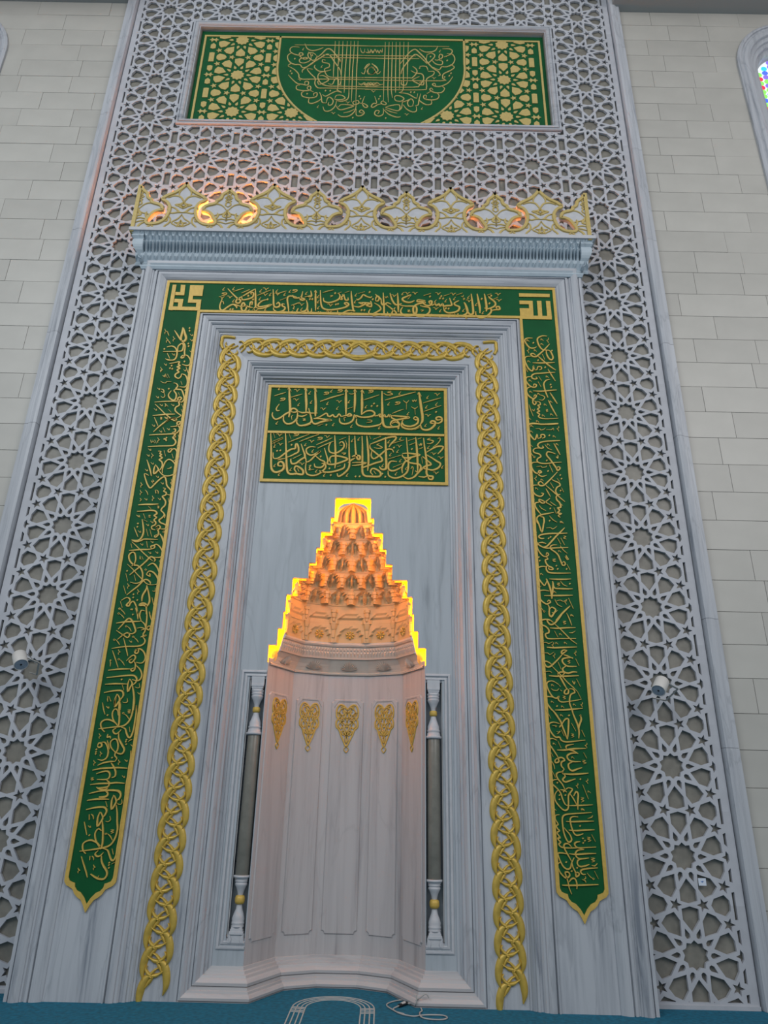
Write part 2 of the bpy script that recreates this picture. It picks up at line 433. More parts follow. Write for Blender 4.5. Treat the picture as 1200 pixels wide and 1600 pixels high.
# ================================================================ UPPER CALLIGRAPHY PANEL
up = empty('calligraphy_tablet', 'wide green and gold calligraphy tablet framed in white marble high on the star screen', 'panel')
def ring_loft(prof, x0, x1, z0, z1, name, mat, parent):
    """prof: (inset, y) swept round a rectangle"""
    mb = MB(); rows = []
    for d, y in prof:
        rows.append([(x0 + d, y, z0 + d), (x1 - d, y, z0 + d), (x1 - d, y, z1 - d), (x0 + d, y, z1 - d)])
    mb.loft(rows, True); return mb.build(name, mat, parent)
ring_loft([(0, 0), (0, -.02), (.008, -.03), (.03, -.03), (.034, -.018), (.042, -.018), (.048, -.035), (.075, -.038), (.09, -.025), (.098, -.005), (.11, -.005), (.112, .075)], -2.70, 2.70, 10.255, 12.44, 'marble_frame', M['marble_h'], up)
gf = MB(); gf.box(-2.60, 2.60, .07, .10, 10.35, 12.36); gf.build('green_field', M['green'], up)
TY = .07; TX0, TX1, TZ0, TZ1 = -2.53, 2.53, 10.40, 12.235
PR, PC = .76, .845
def lens_poly(s):
    # curved green centre: vertical side then arc to the bottom
    pts = [(1.385, TZ1), (1.385, 11.95)]
    cx, cz, r = 0.0, 11.62, 1.385
    for k in range(14):
        t = math.radians(4 - k * 4.6); pts.append((cx + r * math.cos(t), cz + r * 1.0 * math.sin(t)))
    pts = [(x, z) for x, z in pts if z > TZ0]; pts.append((.68, TZ0))
    return pts
LP = lens_poly(1)
full_lens = LP + [(-x, z) for x, z in reversed(LP)]
gmb = MB()
ring_loft([(0, TY + .001), (0, TY - .012), (.03, TY - .012), (.03, TY + .001)], TX0, TX1, TZ0, TZ1, 'gold_border', M['palegold'], up)
for s in (-1, 1):
    stroke(gmb, [(s * x, z, .035) for x, z in LP], .035, TY, .012, k=1)
gmb.build('gold_curve', M['palegold'], up)
cnt = {}
for s in (-1, 1):
    hs = holes_in(0, 2.52, TZ0 + .03, TZ1 - .02, [1.955 - PC, 1.955, 1.955 - 2 * PC], [12.132 + PR, 12.132, 12.132 - PR, 12.132 - 2 * PR, 12.132 - 3 * PR], ph=PR)
    tiny = MB()
    for kind, q in hs:
        cxq = sum(p[0] for p in q) / len(q)
        if cxq > 2.45: continue
        lens_in = [(x + .02, z) for x, z in LP] + [(-.5, TZ0 - .1), (-.5, TZ1)]
        gx = (min(p[0] for p in q) + max(p[0] for p in q)) / 2; gz = (min(p[1] for p in q) + max(p[1] for p in q)) / 2
        q = [(gx + (x - gx) * .90, gz + (z - gz) * .90) for x, z in q]
        q = [(s * x, z) for x, z in q]; lens_in = [(s * x, z) for x, z in lens_in]
        win_ = [(s * .3, TZ0 + .03), (s * 2.48, TZ0 + .03), (s * 2.48, TZ1 - .03), (s * .3, TZ1 - .03)]
        mb = MB(); slab(mb, [q, lens_in, win_], lambda st: 0 in st and 2 in st and 1 not in st, TY - .010, TY + .001)
        if not mb.f: continue
        if kind in ('kite',): tiny.add(mb.v, mb.f)
        else: mb.build('gilded_' + kind, M['palegold'], up)
    o = tiny.build('gilded_slivers', M['palegold'], up); o['kind'] = 'stuff'

# ================================================================ PRAYER NICHE SURROUND
W0, ZT = 2.655, 7.645
sur = empty('niche_surround', 'huge stepped veined marble surround framing the prayer niche', 'surround')
def frame_sweep(prof, name, zb=0.0, closed=None):
    """prof (d, y): left leg, lintel, right leg as three blocks with mitred corners"""
    out = []
    legs = {}
    for s in (-1, 1):
        mb = MB()
        mb.loft([[(s * (W0 - d), y, (zb if closed is None else max(0, d - closed))) for d, y in prof], [(s * (W0 - d), y, ZT - d) for d, y in prof]])
        mb.build(name, M['marble'], sur)
    mb = MB(); mb.loft([[(-(W0 - d), y, ZT - d) for d, y in prof], [((W0 - d), y, ZT - d) for d, y in prof]])
    mb.build(name, M['marble_h'], sur)
YB, YC = -.235, -.15
frame_sweep([(0, .0), (0, -.27), (.028, -.27), (.031, -.252), (.040, -.252), (.043, -.285), (.062, -.300), (.095, -.298), (.125, -.278), (.128, -.268), (.142, -.268), (.150, -.255), (.160, -.255), (.166, -.268),
             (.190, -.272), (.193, -.252), (.203, -.252), (.207, -.274), (.240, -.274), (.275, -.262), (.300, -.245), (.303, YB)], 'outer_moulding')
frame_sweep([(.303, YB), (.783, YB)], 'band_bed')
frame_sweep([(.783, YB), (.786, YB - .012), (.800, YB - .012), (.803, -.222), (.812, -.222), (.815, -.242), (.845, -.247), (.875, -.238), (.878, -.226), (.900, -.226), (.915, -.212), (.918, -.200), (.938, -.200), (.945, -.208), (.965, -.204), (.968, -.190), (.985, -.186), (1.0, -.172), (1.003, -.162), (1.02, -.160), (1.023, YC)], 'middle_moulding')
frame_sweep([(1.023, YC), (1.37, YC)], 'chain_bed')
IN = [(1.37, YC), (1.373, -.138), (1.380, -.138), (1.383, -.156), (1.402, -.158), (1.422, -.140), (1.428, -.128), (1.445, -.124), (1.448, -.106), (1.468, -.104), (1.472, -.090), (1.478, -.104), (1.500, -.106), (1.520, -.086), (1.528, -.070), (1.548, -.064), (1.552, -.036), (1.572, -.032), (1.577, -.014), (1.600, -.010), (1.603, 0.0)]
frame_sweep(IN, 'inner_moulding', closed=1.37)
# plinth: same profile run along the floor and round inside the niche
PL = [(-.78, 0.0), (-.57, .42), (-.215, .58), (.215, .58), (.57, .42), (.78, 0.0)]
def offs(path, o):
    """offset an open plan path towards the room (-y side)"""
    res = []
    nrm = []
    for a, b in zip(path, path[1:]):
        dx, dy = b[0] - a[0], b[1] - a[1]; l = math.hypot(dx, dy); nrm.append((dy / l, -dx / l))
    for i, p in enumerate(path):
        if i == 0: n = nrm[0]; res.append((p[0] + n[0] * o, p[1] + n[1] * o)); continue
        if i == len(path) - 1: n = nrm[-1]; res.append((p[0] + n[0] * o, p[1] + n[1] * o)); continue
        a, b = nrm[i - 1], nrm[i]; k = 1 + a[0] * b[0] + a[1] * b[1]
        res.append((p[0] + (a[0] + b[0]) * o / k, p[1] + (a[1] + b[1]) * o / k))
    return res
rows = []
for d, y in IN:
    path = [(-(W0 - d), 0)] + PL + [((W0 - d), 0)]
    q = offs(path, -y); q[0] = (-(W0 - d), y); q[-1] = ((W0 - d), y)
    rows.append([(x, yy, d - 1.37) for x, yy in q])
nb = empty('niche_plinth', 'stepped marble plinth moulding running along the floor and round inside the niche', 'plinth')
for i in range(len(rows[0]) - 1):
    mb = MB(); mb.loft([[r[i] for r in rows], [r[i + 1] for r in rows]]); mb.build('plinth_block', M['plinthm'], nb)
ZP = .233
# front panel with the stepped opening
STEP = [(.194, 4.62), (.232, 4.39), (.33, 4.22), (.37, 4.04), (.437, 3.87), (.598, 3.70), (.65, 3.52), (.668, 3.34), (.71, 3.165), (.79, 2.995)]
def step_outline(grow=0.0):
    p = []; zb = 2.82
    prev = None
    R = []
    for i, (hw, zt) in enumerate(STEP):
        zlow = STEP[i + 1][1] if i + 1 < len(STEP) else zb
        R.append((hw + grow, zt + grow)); R.append((hw + grow, zlow + (grow if i + 1 < len(STEP) else 0)))
    return R
so = step_outline()
half = so + [(.78, 2.82), (.78, ZP)]
opening = [(-x, z) for x, z in reversed(half)] + half
CX0, CX1, CZ0, CZ1 = .788, .945, .405, 2.68          # colonnette recess
fpnl = MB()
outer = [(-1.052, ZP), (1.052, ZP), (1.052, 6.042), (-1.052, 6.042)]
rec = [[(s * CX0, CZ0), (s * (CX1 + .004), CZ0), (s * (CX1 + .004), CZ1), (s * CX0, CZ1)] for s in (-1, 1)]
slab(fpnl, [outer, [(x, max(z, ZP - .05)) for x, z in opening]] + rec, lambda s: s == {0}, 0, .05, back=True)
fpnl.build('front_panel', M['panelm'], sur)
for s in (-1, 1):
    b = MB(); xs = sorted((s * CX0, s * CX1))
    b.add([(xs[0], .05, CZ0), (xs[1], .05, CZ0), (xs[1], .05, CZ1), (xs[0], .05, CZ1), (xs[0], .12, CZ0), (xs[1], .12, CZ0), (xs[1], .12, CZ1), (xs[0], .12, CZ1)],
          [(4, 5, 6, 7), (0, 1, 5, 4), (1, 2, 6, 5), (2, 3, 7, 6), (3, 0, 4, 7)])
    b.build('recess', M['panelm'], sur)
    # moulded edge round the recess: top, outer side, bottom
    pr = [(0, 0), (0, -.010), (.010, -.014), (.022, -.014), (.024, .006), (.034, .006), (.038, -.008), (.056, -.012), (.066, .008), (.072, .010), (.080, .012), (.082, .05)]
    e = MB(); rows = []
    for o_, y in pr:
        rows.append([(s * .784, y, CZ1 + .06 - o_), (s * (CX1 + .085 - o_), y, CZ1 + .06 - o_), (s * (CX1 + .085 - o_), y, CZ0 - .048 + o_), (s * .784, y, CZ0 - .048 + o_)])
    e.loft(rows); e.build('recess_moulding', M['carved'], sur)
# joints and slab seams of the surround stay in the material

# ---------------------------------------------------------------- niche wall facets
nw = empty('niche_wall', 'faceted pale marble wall lining the lit prayer niche', 'niche')
ZN = 2.82
def on_facet(i, u, z, o=0.0):
    a, b = PL[i], PL[i + 1]; dx, dy = b[0] - a[0], b[1] - a[1]; l = math.hypot(dx, dy)
    nx, ny = dy / l, -dx / l
    return (a[0] + dx * u + nx * o, a[1] + dy * u + ny * o, z)
LIT = []
for i in range(5):
    a, b = PL[i], PL[i + 1]; L = math.hypot(b[0] - a[0], b[1] - a[1])
    f = MB(); f.add([on_facet(i, 0, ZP - .02), on_facet(i, 1, ZP - .02), on_facet(i, 1, ZN + .05), on_facet(i, 0, ZN + .05)], [(0, 1, 2, 3)])
    fo = f.build('wall_facet', M['niche'], nw)
    # raised field panel with notched corners (quarter-round bites)
    def field(z0, z1, mx, h, bite):
        pts = []
        x0, x1 = mx, L - mx
        def arc(cx, cz, a0, a1):
            return [(cx + bite * math.cos(math.radians(a0 + (a1 - a0) * k / 5)), cz + bite * math.sin(math.radians(a0 + (a1 - a0) * k / 5))) for k in range(6)]
        pts += arc(x0, z0, 90, 0); pts += arc(x1, z0, 180, 90); pts += arc(x1, z1, 270, 180); pts += arc(x0, z1, 0, -90)
        return pts
    fld = field(.40, 2.55, .045, 0, .028)
    inn = [(x * .0 + x + (.008 if x < L / 2 else -.008), z + (.008 if z < 1.4 else -.008)) for x, z in fld]
    mb = MB(); n = len(fld)
    mb.add([on_facet(i, x / L, z, .001) for x, z in fld] + [on_facet(i, x / L, z, .012) for x, z in inn], [(k, (k + 1) % n, n + (k + 1) % n, n + k) for k in range(n)] + [tuple(range(n, 2 * n))])
    mb.build('field_panel', M['niche'], fo)
    # small raised frame above the ornament
    # gilded pierced heart ornament
    hb = MB(); hz = 2.43; hw = min(.115, L * .26)
    outl = [(0, .02), (.35, .10), (.75, .11), (1.0, .02), (.98, -.10), (.86, -.14), (1.0, -.20), (.97, -.29), (.72, -.34), (.52, -.44), (.28, -.54), (.10, -.62), (.0, -.64)]
    sc_ = .55
    for sx in (-1, 1):
        pts = [(sx * x * hw, z * sc_) for x, z in outl]
        P3 = catmull([(x, z, .016) for x, z in pts], 3)
        def strokef(path, wd):
            P_ = catmull([(x, z) for x, z in path], 3); rws = []
            for q, (x, z) in enumerate(P_):
                a_ = P_[max(0, q - 1)]; b_ = P_[min(len(P_) - 1, q + 1)]; dx, dz = b_[0] - a_[0], b_[1] - a_[1]; l_ = math.hypot(dx, dz) or 1; nx, nz = -dz / l_, dx / l_
                rws.append([on_facet(i, .5 + (x + nx * wd * k) / L, hz + z + nz * wd * k, .012 + hgt) for k, hgt in ((-.5, 0), (-.3, .010), (.3, .010), (.5, 0))])
            hb.loft(rws)
        strokef(pts, .019)
        for path in ([(0, -.05), (.3, .02), (.6, .04), (.75, -.03), (.5, -.09), (.3, -.04), (.45, .0)], [(0, -.12), (.35, -.14), (.8, -.12), (.6, -.19), (.25, -.17)], [(0, -.30), (.3, -.22), (.65, -.21), (.8, -.27), (.55, -.32), (.4, -.26)],
                     [(0, -.48), (.2, -.38), (.5, -.37), (.35, -.43), (.2, -.41)], [(0, .0), (.15, -.1), (0, -.2), (.2, -.3), (0, -.4), (.12, -.5), (0, -.58)], [(.9, -.02), (.6, -.06), (.4, -.12)], [(.15, .05), (.4, .07), (.65, .08)]):
            strokef([(sx * x * hw, z * sc_) for x, z in path], .0155)
        strokef([(.55 * hw * sx, -.24 * sc_), (.2 * hw * sx, -.08 * sc_), (.5 * hw * sx, .07 * sc_)], .013); strokef([(.85 * hw * sx, -.05 * sc_), (.55 * hw * sx, -.16 * sc_), (.2 * hw * sx, -.45 * sc_)], .013); strokef([(0, -.64 * sc_), (sx * .020, -.67 * sc_), (sx * .022, -.70 * sc_), (0, -.75 * sc_)], .010)
    hb.build('gilded_ornament', M['gold'], fo)
    # engraved line above ornament
    ln = MB()
    pth = [(-hw * 1.25, .03), (-hw * .85, .09), (hw * .85, .09), (hw * 1.25, .03)]
    for (xa, za), (xb, zb_) in zip(pth, pth[1:]):
        ln.add([on_facet(i, .5 + xa / L, hz + za, .0125), on_facet(i, .5 + xb / L, hz + zb_, .0125), on_facet(i, .5 + xb / L, hz + zb_ + .008, .018), on_facet(i, .5 + xa / L, hz + za + .008, .018)], [(0, 1, 2, 3)])
    ln.build('ornament_hood', M['niche'], fo)

# ---------------------------------------------------------------- hood
hood = empty('muqarnas_hood', 'tapering honeycomb-carved marble hood glowing amber inside the stepped arch', 'hood')
TAB = [(2.80, .770, .575), (2.84, .765, .57), (2.90, .735, .545), (2.955, .700, .52), (3.10, .668, .50), (3.14, .655, .49), (3.33, .640, .47), (3.53, .625, .44), (3.70, .560, .38), (3.87, .465, .31), (4.04, .385, .25), (4.21, .300, .19), (4.38, .215, .13), (4.55, .158, .06), (4.595, .10, .03), (4.60, .02, .02)]
def tabv(z):
    for (a, b, c), (d, e, f) in zip(TAB, TAB[1:]):
        if z <= d: t = max(0, (z - a) / (d - a)); return b + (e - b) * t, c + (f - c) * t
    return TAB[-1][1:]
def decag(t):
    """unit half ring t 0..1 left to right following the five-facet plan"""
    ln = [0]; q = [(x / .78, y / .58) for x, y in PL]
    t5 = t * 5; i = min(4, int(t5)); f = t5 - i
    return q[i][0] + (q[i + 1][0] - q[i][0]) * f, q[i][1] + (q[i + 1][1] - q[i][1]) * f
YH = .085
def hp(t, z, o=0.0, rnd=0.0, wd=None):
    wx, d = wd or tabv(z); x, y = decag(t)
    cx, cy = -math.cos(math.pi * t), math.sin(math.pi * t)
    x = x * (1 - rnd) + cx * rnd; y = y * (1 - rnd) + cy * rnd
    l = 1 - o / max(wx, .05)
    yf = YH * min(1, (z - 2.8) / .1)
    return (x * wx * l, yf + y * max(.005, (d - yf + (0 if d > .2 else .05 * (1 - d / .2)))) * (1 - o / max(d + .06, .10)), z)
# cove with palmettes, frieze, shelf
def ringband(name, prof, n=40, rnd=0.0, mat='hoodm'):
    mb = MB(); mb.loft([[hp(k / n, z, o, rnd) for k in range(n + 1)] for z, o in prof]); return mb.build(name, M[mat], hood)
ringband('lip', [(2.80, .0), (2.80, .012), (2.815, .016), (2.822, .004), (2.826, .0)], 5, mat='creamm')
ringband('cove', [(2.826, .0), (2.86, .004), (2.90, .004), (2.955, .006)], 5, mat='creamm')
ringband('frieze', [(2.955, .006), (2.957, .022), (2.968, .022), (2.970, .010), (3.0, .014), (3.045, .012), (3.085, .008), (3.088, .022), (3.105, .028), (3.125, .018), (3.128, .0)],5, mat='creamm')
for k in range(5):
    mb = MB(); tc = (k + .5) / 5
    for j in range(-5, 6):
        an = j * 15; r = .128 * (1 - .035 * abs(j)); du = math.sin(math.radians(an)) * r; dz = math.cos(math.radians(an)) * r * .78 + .002
        Lk = math.hypot(PL[k + 1][0] - PL[k][0], PL[k + 1][1] - PL[k][1]); s0 = tc; z0 = 2.842
        px = -math.cos(math.radians(an)) * .009; pz = math.sin(math.radians(an)) * .009
        tip = (tc + du / Lk / 5, z0 + dz); mid = (tc + du * .6 / Lk / 5, z0 + dz * .62)
        w1 = .0085 / Lk / 5
        v = [hp(s0, z0, .016), hp(mid[0] - w1 * math.cos(math.radians(an)), mid[1] + .008 * math.sin(math.radians(an)), .014), hp(tip[0], tip[1], .016), hp(mid[0] + w1 * math.cos(math.radians(an)), mid[1] - .008 * math.sin(math.radians(an)), .014), hp(mid[0], mid[1], .034)]
        mb.add(v, [(0, 4, 1), (1, 4, 2), (2, 4, 3), (3, 4, 0)])
    mb.build('palmette', M['creamm'], hood)
for k in range(50):                         # frieze lappets
    t = (k + .5) / 50; w1 = .0085; mb = MB()
    mb.add([hp(t - w1, 3.035, .014), hp(t + w1, 3.035, .014), hp(t, 2.975, .014), hp(t, 3.012, .030), hp(t - w1, 3.075, .010), hp(t + w1, 3.075, .010), hp(t, 3.055, .028)],
           [(0, 3, 1), (0, 2, 3), (2, 1, 3), (4, 6, 5), (0, 6, 4), (1, 5, 6), (0, 1, 6)]); mb.build('lappet', M['creamm'], hood)
# tiers of cells
TIERS = [(3.13, 3.33, 5, 'rosette', 0), (3.33, 3.53, 5, 'ledge', .5), (3.53, 3.70, 6, 'deep', 0), (3.70, 3.87, 7, 'leaf', 0), (3.87, 4.04, 6, 'deep', 0), (4.04, 4.21, 5, 'leaf', 0), (4.21, 4.38, 4, 'leaf', 0)]
def cell(t0, t1, z0, z1, kind, parent, rd):
    wa, da = tabv(z0 + .002); wb, db = tabv(z1 - .002)
    nu, nv = 12, 9; rows = []
    for iv in range(nv + 1):
        v = iv / nv; row = []
        for iu in range(nu + 1):
            u = -1 + 2 * iu / nu; au = abs(u)
            hgt = {'rosette': .78, 'ledge': .55, 'deep': .80, 'leaf': .86, 'fan': .95}[kind]
            half = .74 * math.sqrt(max(0, 1 - max(0, (v / hgt)) ** 2.2)) if v < hgt else -1   # arch half width at this height
            front_z = 1.0
            if au < half:
                cov = (v / hgt) ** 2.5 * .8
                k = cov
                if kind in ('leaf', 'deep', 'fan'):
                    ph = (au / max(half, .05)); fold = abs((ph * 2.0) % 1.0 - .5) * 2
                    k += (.30 * fold - .12) * math.sin(math.pi * min(1, v / hgt) ** .8)
                    dia = max(0, 1 - au / .26 - abs(v - .42) / .40); k += dia * .75
                if kind == 'ledge': k = .15 + .5 * (v / hgt > .5)
            else:
                k = 1.0 if v > .18 or au > .8 else 1.0
                if kind == 'deep' and au > .84: k = 1.25
            wx = wa + (wb - wa) * k; d = da + (db - da) * k
            if kind in ('rosette', 'ledge'): wx = wa - .018 * k; d = da - .03 * k
            row.append(hp(t0 + (t1 - t0) * (u + 1) / 2, z0 + (z1 - z0) * v, 0, rd, (wx, d)))
        rows.append(row)
    mb = MB(); mb.loft(rows)
    # underside of the fronts
    und = [hp(t0 + (t1 - t0) * (iu / nu), z0, 0, rd, (wa, da)) for iu in range(nu + 1)]
    mb.loft([und, rows[0]])
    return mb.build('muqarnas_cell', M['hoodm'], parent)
for z0, z1, n, kind, sh in TIERS:
    mid = MB(); rd = min(1, max(0, (z0 - 3.1) * 1.2))
    tier = MB(); wb, db = tabv(z1 - .002)
    wa, da = tabv(z0 + .002)
    # thin string course crowning the tier, carrying its cells as sub-parts
    tier.loft([[hp(k / 30, z1 - .012, .0, rd, (wb, db)) for k in range(31)], [hp(k / 30, z1 - .010, .008, rd, (wb, db)) for k in range(31)], [hp(k / 30, z1 + .003, .010, rd, (wb, db)) for k in range(31)], [hp(k / 30, z1 + .004, -.06, rd, (wb, db)) for k in range(31)]])
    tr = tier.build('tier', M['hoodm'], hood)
    for k in range(n):
        cell(k / n, (k + 1) / n, z0, z1, kind, tr, rd)
    if kind in ('deep', 'rosette', 'ledge', 'leaf'):
        # hanging brackets between cells
        for k in range(n + 1):
            t = k / n; h = (z1 - z0)
            wdt = min(.035, .30 * math.pi * (wa + da) / 2 / n) ; zt = z1 - .25 * h if kind != 'rosette' else z1
            c = hp(min(.995, max(.005, t)), z0, 0, rd, (wb, db)); a0 = math.atan2(c[1] - YH, c[0])
            pr = [(zt, 1.0), (zt - .16 * h, 1.0), (zt - .17 * h, .82), (zt - .42 * h, .72), (zt - .44 * h, .52), (zt - .62 * h, .45), (zt - .64 * h, .1)] if kind != 'rosette' else [(z1, 1.25), (z1 - .3 * h, .9), (z1 - .33 * h, .75), (z1 - .75 * h, .62), (z1 - .78 * h, .4), (z1 - .92 * h, .35), (z1 - .94 * h, .05)]
            b = MB(); nx, ny = -math.sin(a0), math.cos(a0)
            rows = []
            for zz, kk in pr:
                hw = wdt * kk; dp = wdt * kk * 1.0
                cx, cy = c[0], c[1]
                ux, uy = -math.cos(a0), -math.sin(a0)
                rows.append([(cx + nx * hw - ux * .02, cy + ny * hw - uy * .02, zz), (cx + nx * hw + ux * dp * .5, cy + ny * hw + uy * dp * .5, zz), (cx + ux * dp, cy + uy * dp, zz), (cx - nx * hw + ux * dp * .5, cy - ny * hw + uy * dp * .5, zz), (cx - nx * hw - ux * .02, cy - ny * hw - uy * .02, zz)])
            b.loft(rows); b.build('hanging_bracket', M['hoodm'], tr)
    if kind == 'rosette':
        for k in range(n):
            g = MB(); tc = (k + .5) / n; zc = z0 + .085; C0 = Vector(hp(tc, zc, .008, rd, (wa - .0, da)))
            T = (Vector(hp(tc + .02, zc, .008, rd, (wa, da))) - C0).normalized(); Nn = Vector((-T.y, T.x, 0)); Nn = -Nn if Nn.y > 0 else Nn
            for q in range(8):
                an = math.pi * 2 * q / 8; pts = []
                for rr, aa in ((.010, 0), (.034, .30), (.052, .20), (.047, 0), (.052, -.20), (.034, -.30)):
                    pts.append(C0 + T * rr * math.cos(an + aa) + Vector((0, 0, 1)) * rr * math.sin(an + aa) + Nn * .004)
                top = C0 + T * .034 * math.cos(an) + Vector((0, 0, 1)) * .034 * math.sin(an) + Nn * .014
                g.add(pts + [top], [(j, (j + 1) % 6, 6) for j in range(6)])
            for q in range(8):
                an = math.pi * 2 * q / 8; an2 = math.pi * 2 * (q + 1) / 8
                g.add([C0 + Nn * .016, C0 + Nn * .010 + T * .012 * math.cos(an) + Vector((0, 0, .012 * math.sin(an))), C0 + Nn * .010 + T * .012 * math.cos(an2) + Vector((0, 0, .012 * math.sin(an2)))], [(0, 1, 2)])
            g.build('gilded_rosette', M['gold'], tr)
fan = MB(); nf = 14
rows_f = []
for z, sx_, sy_ in ((4.375, .212, .150), (4.47, .196, .120), (4.50, .186, .105)):
    rows_f.append([(-sx_ * math.cos(math.pi * k / nf) * (1 if k % 2 == 0 else .80), YH - .03 + .030 + (sy_ - .02) * math.sin(math.pi * k / nf) * (1 if k % 2 == 0 else .55), z) for k in range(nf + 1)])
fan.loft(rows_f)
top_ = rows_f[-1]
mid_ = [(x * .62, YH - .004 + (y - YH) * .62, 4.548) for x, y, z in top_]
fan.loft([top_, mid_]); k0 = len(fan.v)
fan.add(mid_ + [(0, YH - .006, 4.590)], [(q, q + 1, len(mid_)) for q in range(len(mid_) - 1)])
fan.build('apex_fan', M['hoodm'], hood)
# back plate filling between hood and stepped edge, lit by the hidden led tape, glow also painted into its amber colour
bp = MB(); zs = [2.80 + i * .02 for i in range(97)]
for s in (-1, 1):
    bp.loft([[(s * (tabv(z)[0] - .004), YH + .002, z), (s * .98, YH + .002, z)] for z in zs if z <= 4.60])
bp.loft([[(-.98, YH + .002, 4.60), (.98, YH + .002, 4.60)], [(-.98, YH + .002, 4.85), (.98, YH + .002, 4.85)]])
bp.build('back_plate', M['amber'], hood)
# gilded half discs at the foot of the steps
for s in (-1, 1):
    d = MB()
    for r_, o_ in ((.070, .004), (.045, .010), (.02, .014)):
        n = 14; v = [(s * (.775) + s * .0 - s * 0, YH - o_, 2.905)] + [(s * .775 + r_ * math.cos(2 * math.pi * q / n), YH - o_, 2.905 + r_ * 1.15 * math.sin(2 * math.pi * q / n)) for q in range(n)]
        d.add(v, [(0, 1 + q, 1 + (q + 1) % n) for q in range(n)])
    d.build('gilded_boss', M['gold'], hood)
# amber LED tape behind the stepped edge
so2 = step_outline(.012)
halfo = so2[:-1] + [(so2[-1][0], 2.83)]
pathl = [(-x, z) for x, z in reversed(halfo)] + halfo
led = MB()
for (xa, za), (xb, zb_) in zip(pathl, pathl[1:]):
    led.add([(xa, .053, za), (xb, .053, zb_), (xb, .071, zb_), (xa, .071, za)], [(0, 1, 2, 3)])
tag(led.build('led_tape', M['led']), 'amber glowing light tape along the stepped edge of the niche arch', 'light')

# ================================================================ CORNICE
cor = empty('muqarnas_cornice', 'blue-grey marble cornice of tiny honeycomb cells crowning the niche surround', 'cornice')
CB, CT = 7.50, 7.93
def co(v): return .015 + .150 * v ** .85       # projection at height fraction v
# stepped bed moulding under the cells and the top shelf
for (z0, z1, a, b) in ((7.47, 7.50, .012, .030), (7.50, 7.515, .03, .03)):
    mb = MB(); ring = lambda e: [(-(W0 + e), .0, 0), (-(W0 + e), -(.27 + e), 0), (W0 + e, -(.27 + e), 0), (W0 + e, .0, 0)]
    mb.loft([[(x, y, z0) for x, y, _ in ring(0)], [(x, y, z0) for x, y, _ in ring(a)], [(x, y, z1) for x, y, _ in ring(b)]]); mb.build('bed_moulding', M['cornice'], cor)
mb = MB(); E_ = .180
mb.box(-(W0 + E_), W0 + E_, -(.27 + E_), 0, CT - .012, CT + .035)
mb.build('top_shelf', M['carved'], cor)
core = MB(); core.box(-(W0 - .005), W0 - .005, -.262, -.0, 7.66, CT - .012); core.build('core', M['cornice'], cor)
def cornice_cell(nu=8, nv=14, w=1.0):
    rows = []
    for iv in range(nv + 1):
        v = iv / nv; row = []
        for iu in range(nu + 1):
            u = iu / nu; c = abs(u - .5) * 2          # 0 centre .. 1 edge
            o = co(v)
            if v < .12: dep = .0
            elif v < .36:                              # chevron lappets
                q = (v - .12) / .24; dep = .034 * (1 - q) * (1 if q < 1 - c * .8 else 0) + .006
            elif v < .74:                              # long almond leaves between deep flutes
                q = (v - .36) / .38; dep = .085 * math.sin(math.pi * q) * (1 - abs(c - .55) / .45 if c > .1 else 0) - .016 * (c < .2) * math.sin(math.pi * q)
            else:                                      # teeth
                q = (v - .74) / .26; dep = .045 * (1 if c > q else 0) * (1 - q * .6) + .018 * (iv % 2) * (1 - c)
            row.append(((u - .5) * w, -(o - dep), CB + .012 + (CT - .02 - CB) * v))
        rows.append(row)
    return rows
NC = 67; cw_ = 2 * (W0 + .09) / NC; proto = None
cr = cornice_cell(w=1.0)
for k in range(NC):
    xc = -(W0 + .09) + cw_ * (k + .5)
    if proto is None:
        mb = MB(); mb.loft([[(x * cw_, y, z) for x, y, z in r] for r in cr]); proto = mb.build('muqarnas_cell', M['cornice'], cor); o = proto
    else: o = proto.copy(); link(o, cor)
    o.location = (xc, -.27, 0)
    if k in (0, NC - 1):   # corner cells fan outwards along the mitre
        o.data = proto.data.copy() if k else o.data
for s in (-1, 1):      # returns against the screen
    for k in range(4):
        o = proto.copy(); link(o, cor); o.rotation_euler = (0, 0, s * math.pi / 2); o.location = (s * W0, -.045 - k * cw_ * 1.05, 0)
    mb = MB(); rows = []
    for r in cr: y = r[4][1]; z = r[4][2]; rows.append([(s * (W0 - y), -.27, z), (s * (W0 - y), -.27 + y, z), (s * W0, -.27 + y, z)])
    mb.loft(rows); mb.build('corner_cell', M['cornice'], cor)
# light edge line on the lowest fillet
# ================================================================ CREST
crest = empty('gilded_crest', 'lobed white crest board with gilded scrollwork standing on the cornice', 'crest')
YK = -.42; ZK = 7.898; XK = -.02
SIL = [(0, .83), (.030, .790), (.073, .731), (.141, .669), (.231, .615), (.292, .553), (.269, .507), (.218, .473), (.185, .401), (.189, .323), (.220, .231), (.283, .174), (.356, .161), (.407, .171), (.376, .243), (.339, .304), (.288, .334), (.240, .345), (.231, .387), (.252, .442), (.302, .475), (.377, .500), (.390, .540), (.434, .573), (.451, .637), (.500, .686), (.5525, .747)]
PER = .5525
def place(pts, k):
    """half period k: 0.. counted from x=0 outwards alternating mirrored"""
    s, c = k
    return [(XK + c + s * x, ZK + z) for x, z in pts]
HALF = []
for n in range(-3, 3):
    c = 2 * PER * (n + .5) * 1.0
    # big lobe centres at n*2*PER ; half periods to each side
for n in range(-2, 3):
    HALF += [(1, n * 2 * PER), (-1, n * 2 * PER)]
HALF = [h for h in HALF]
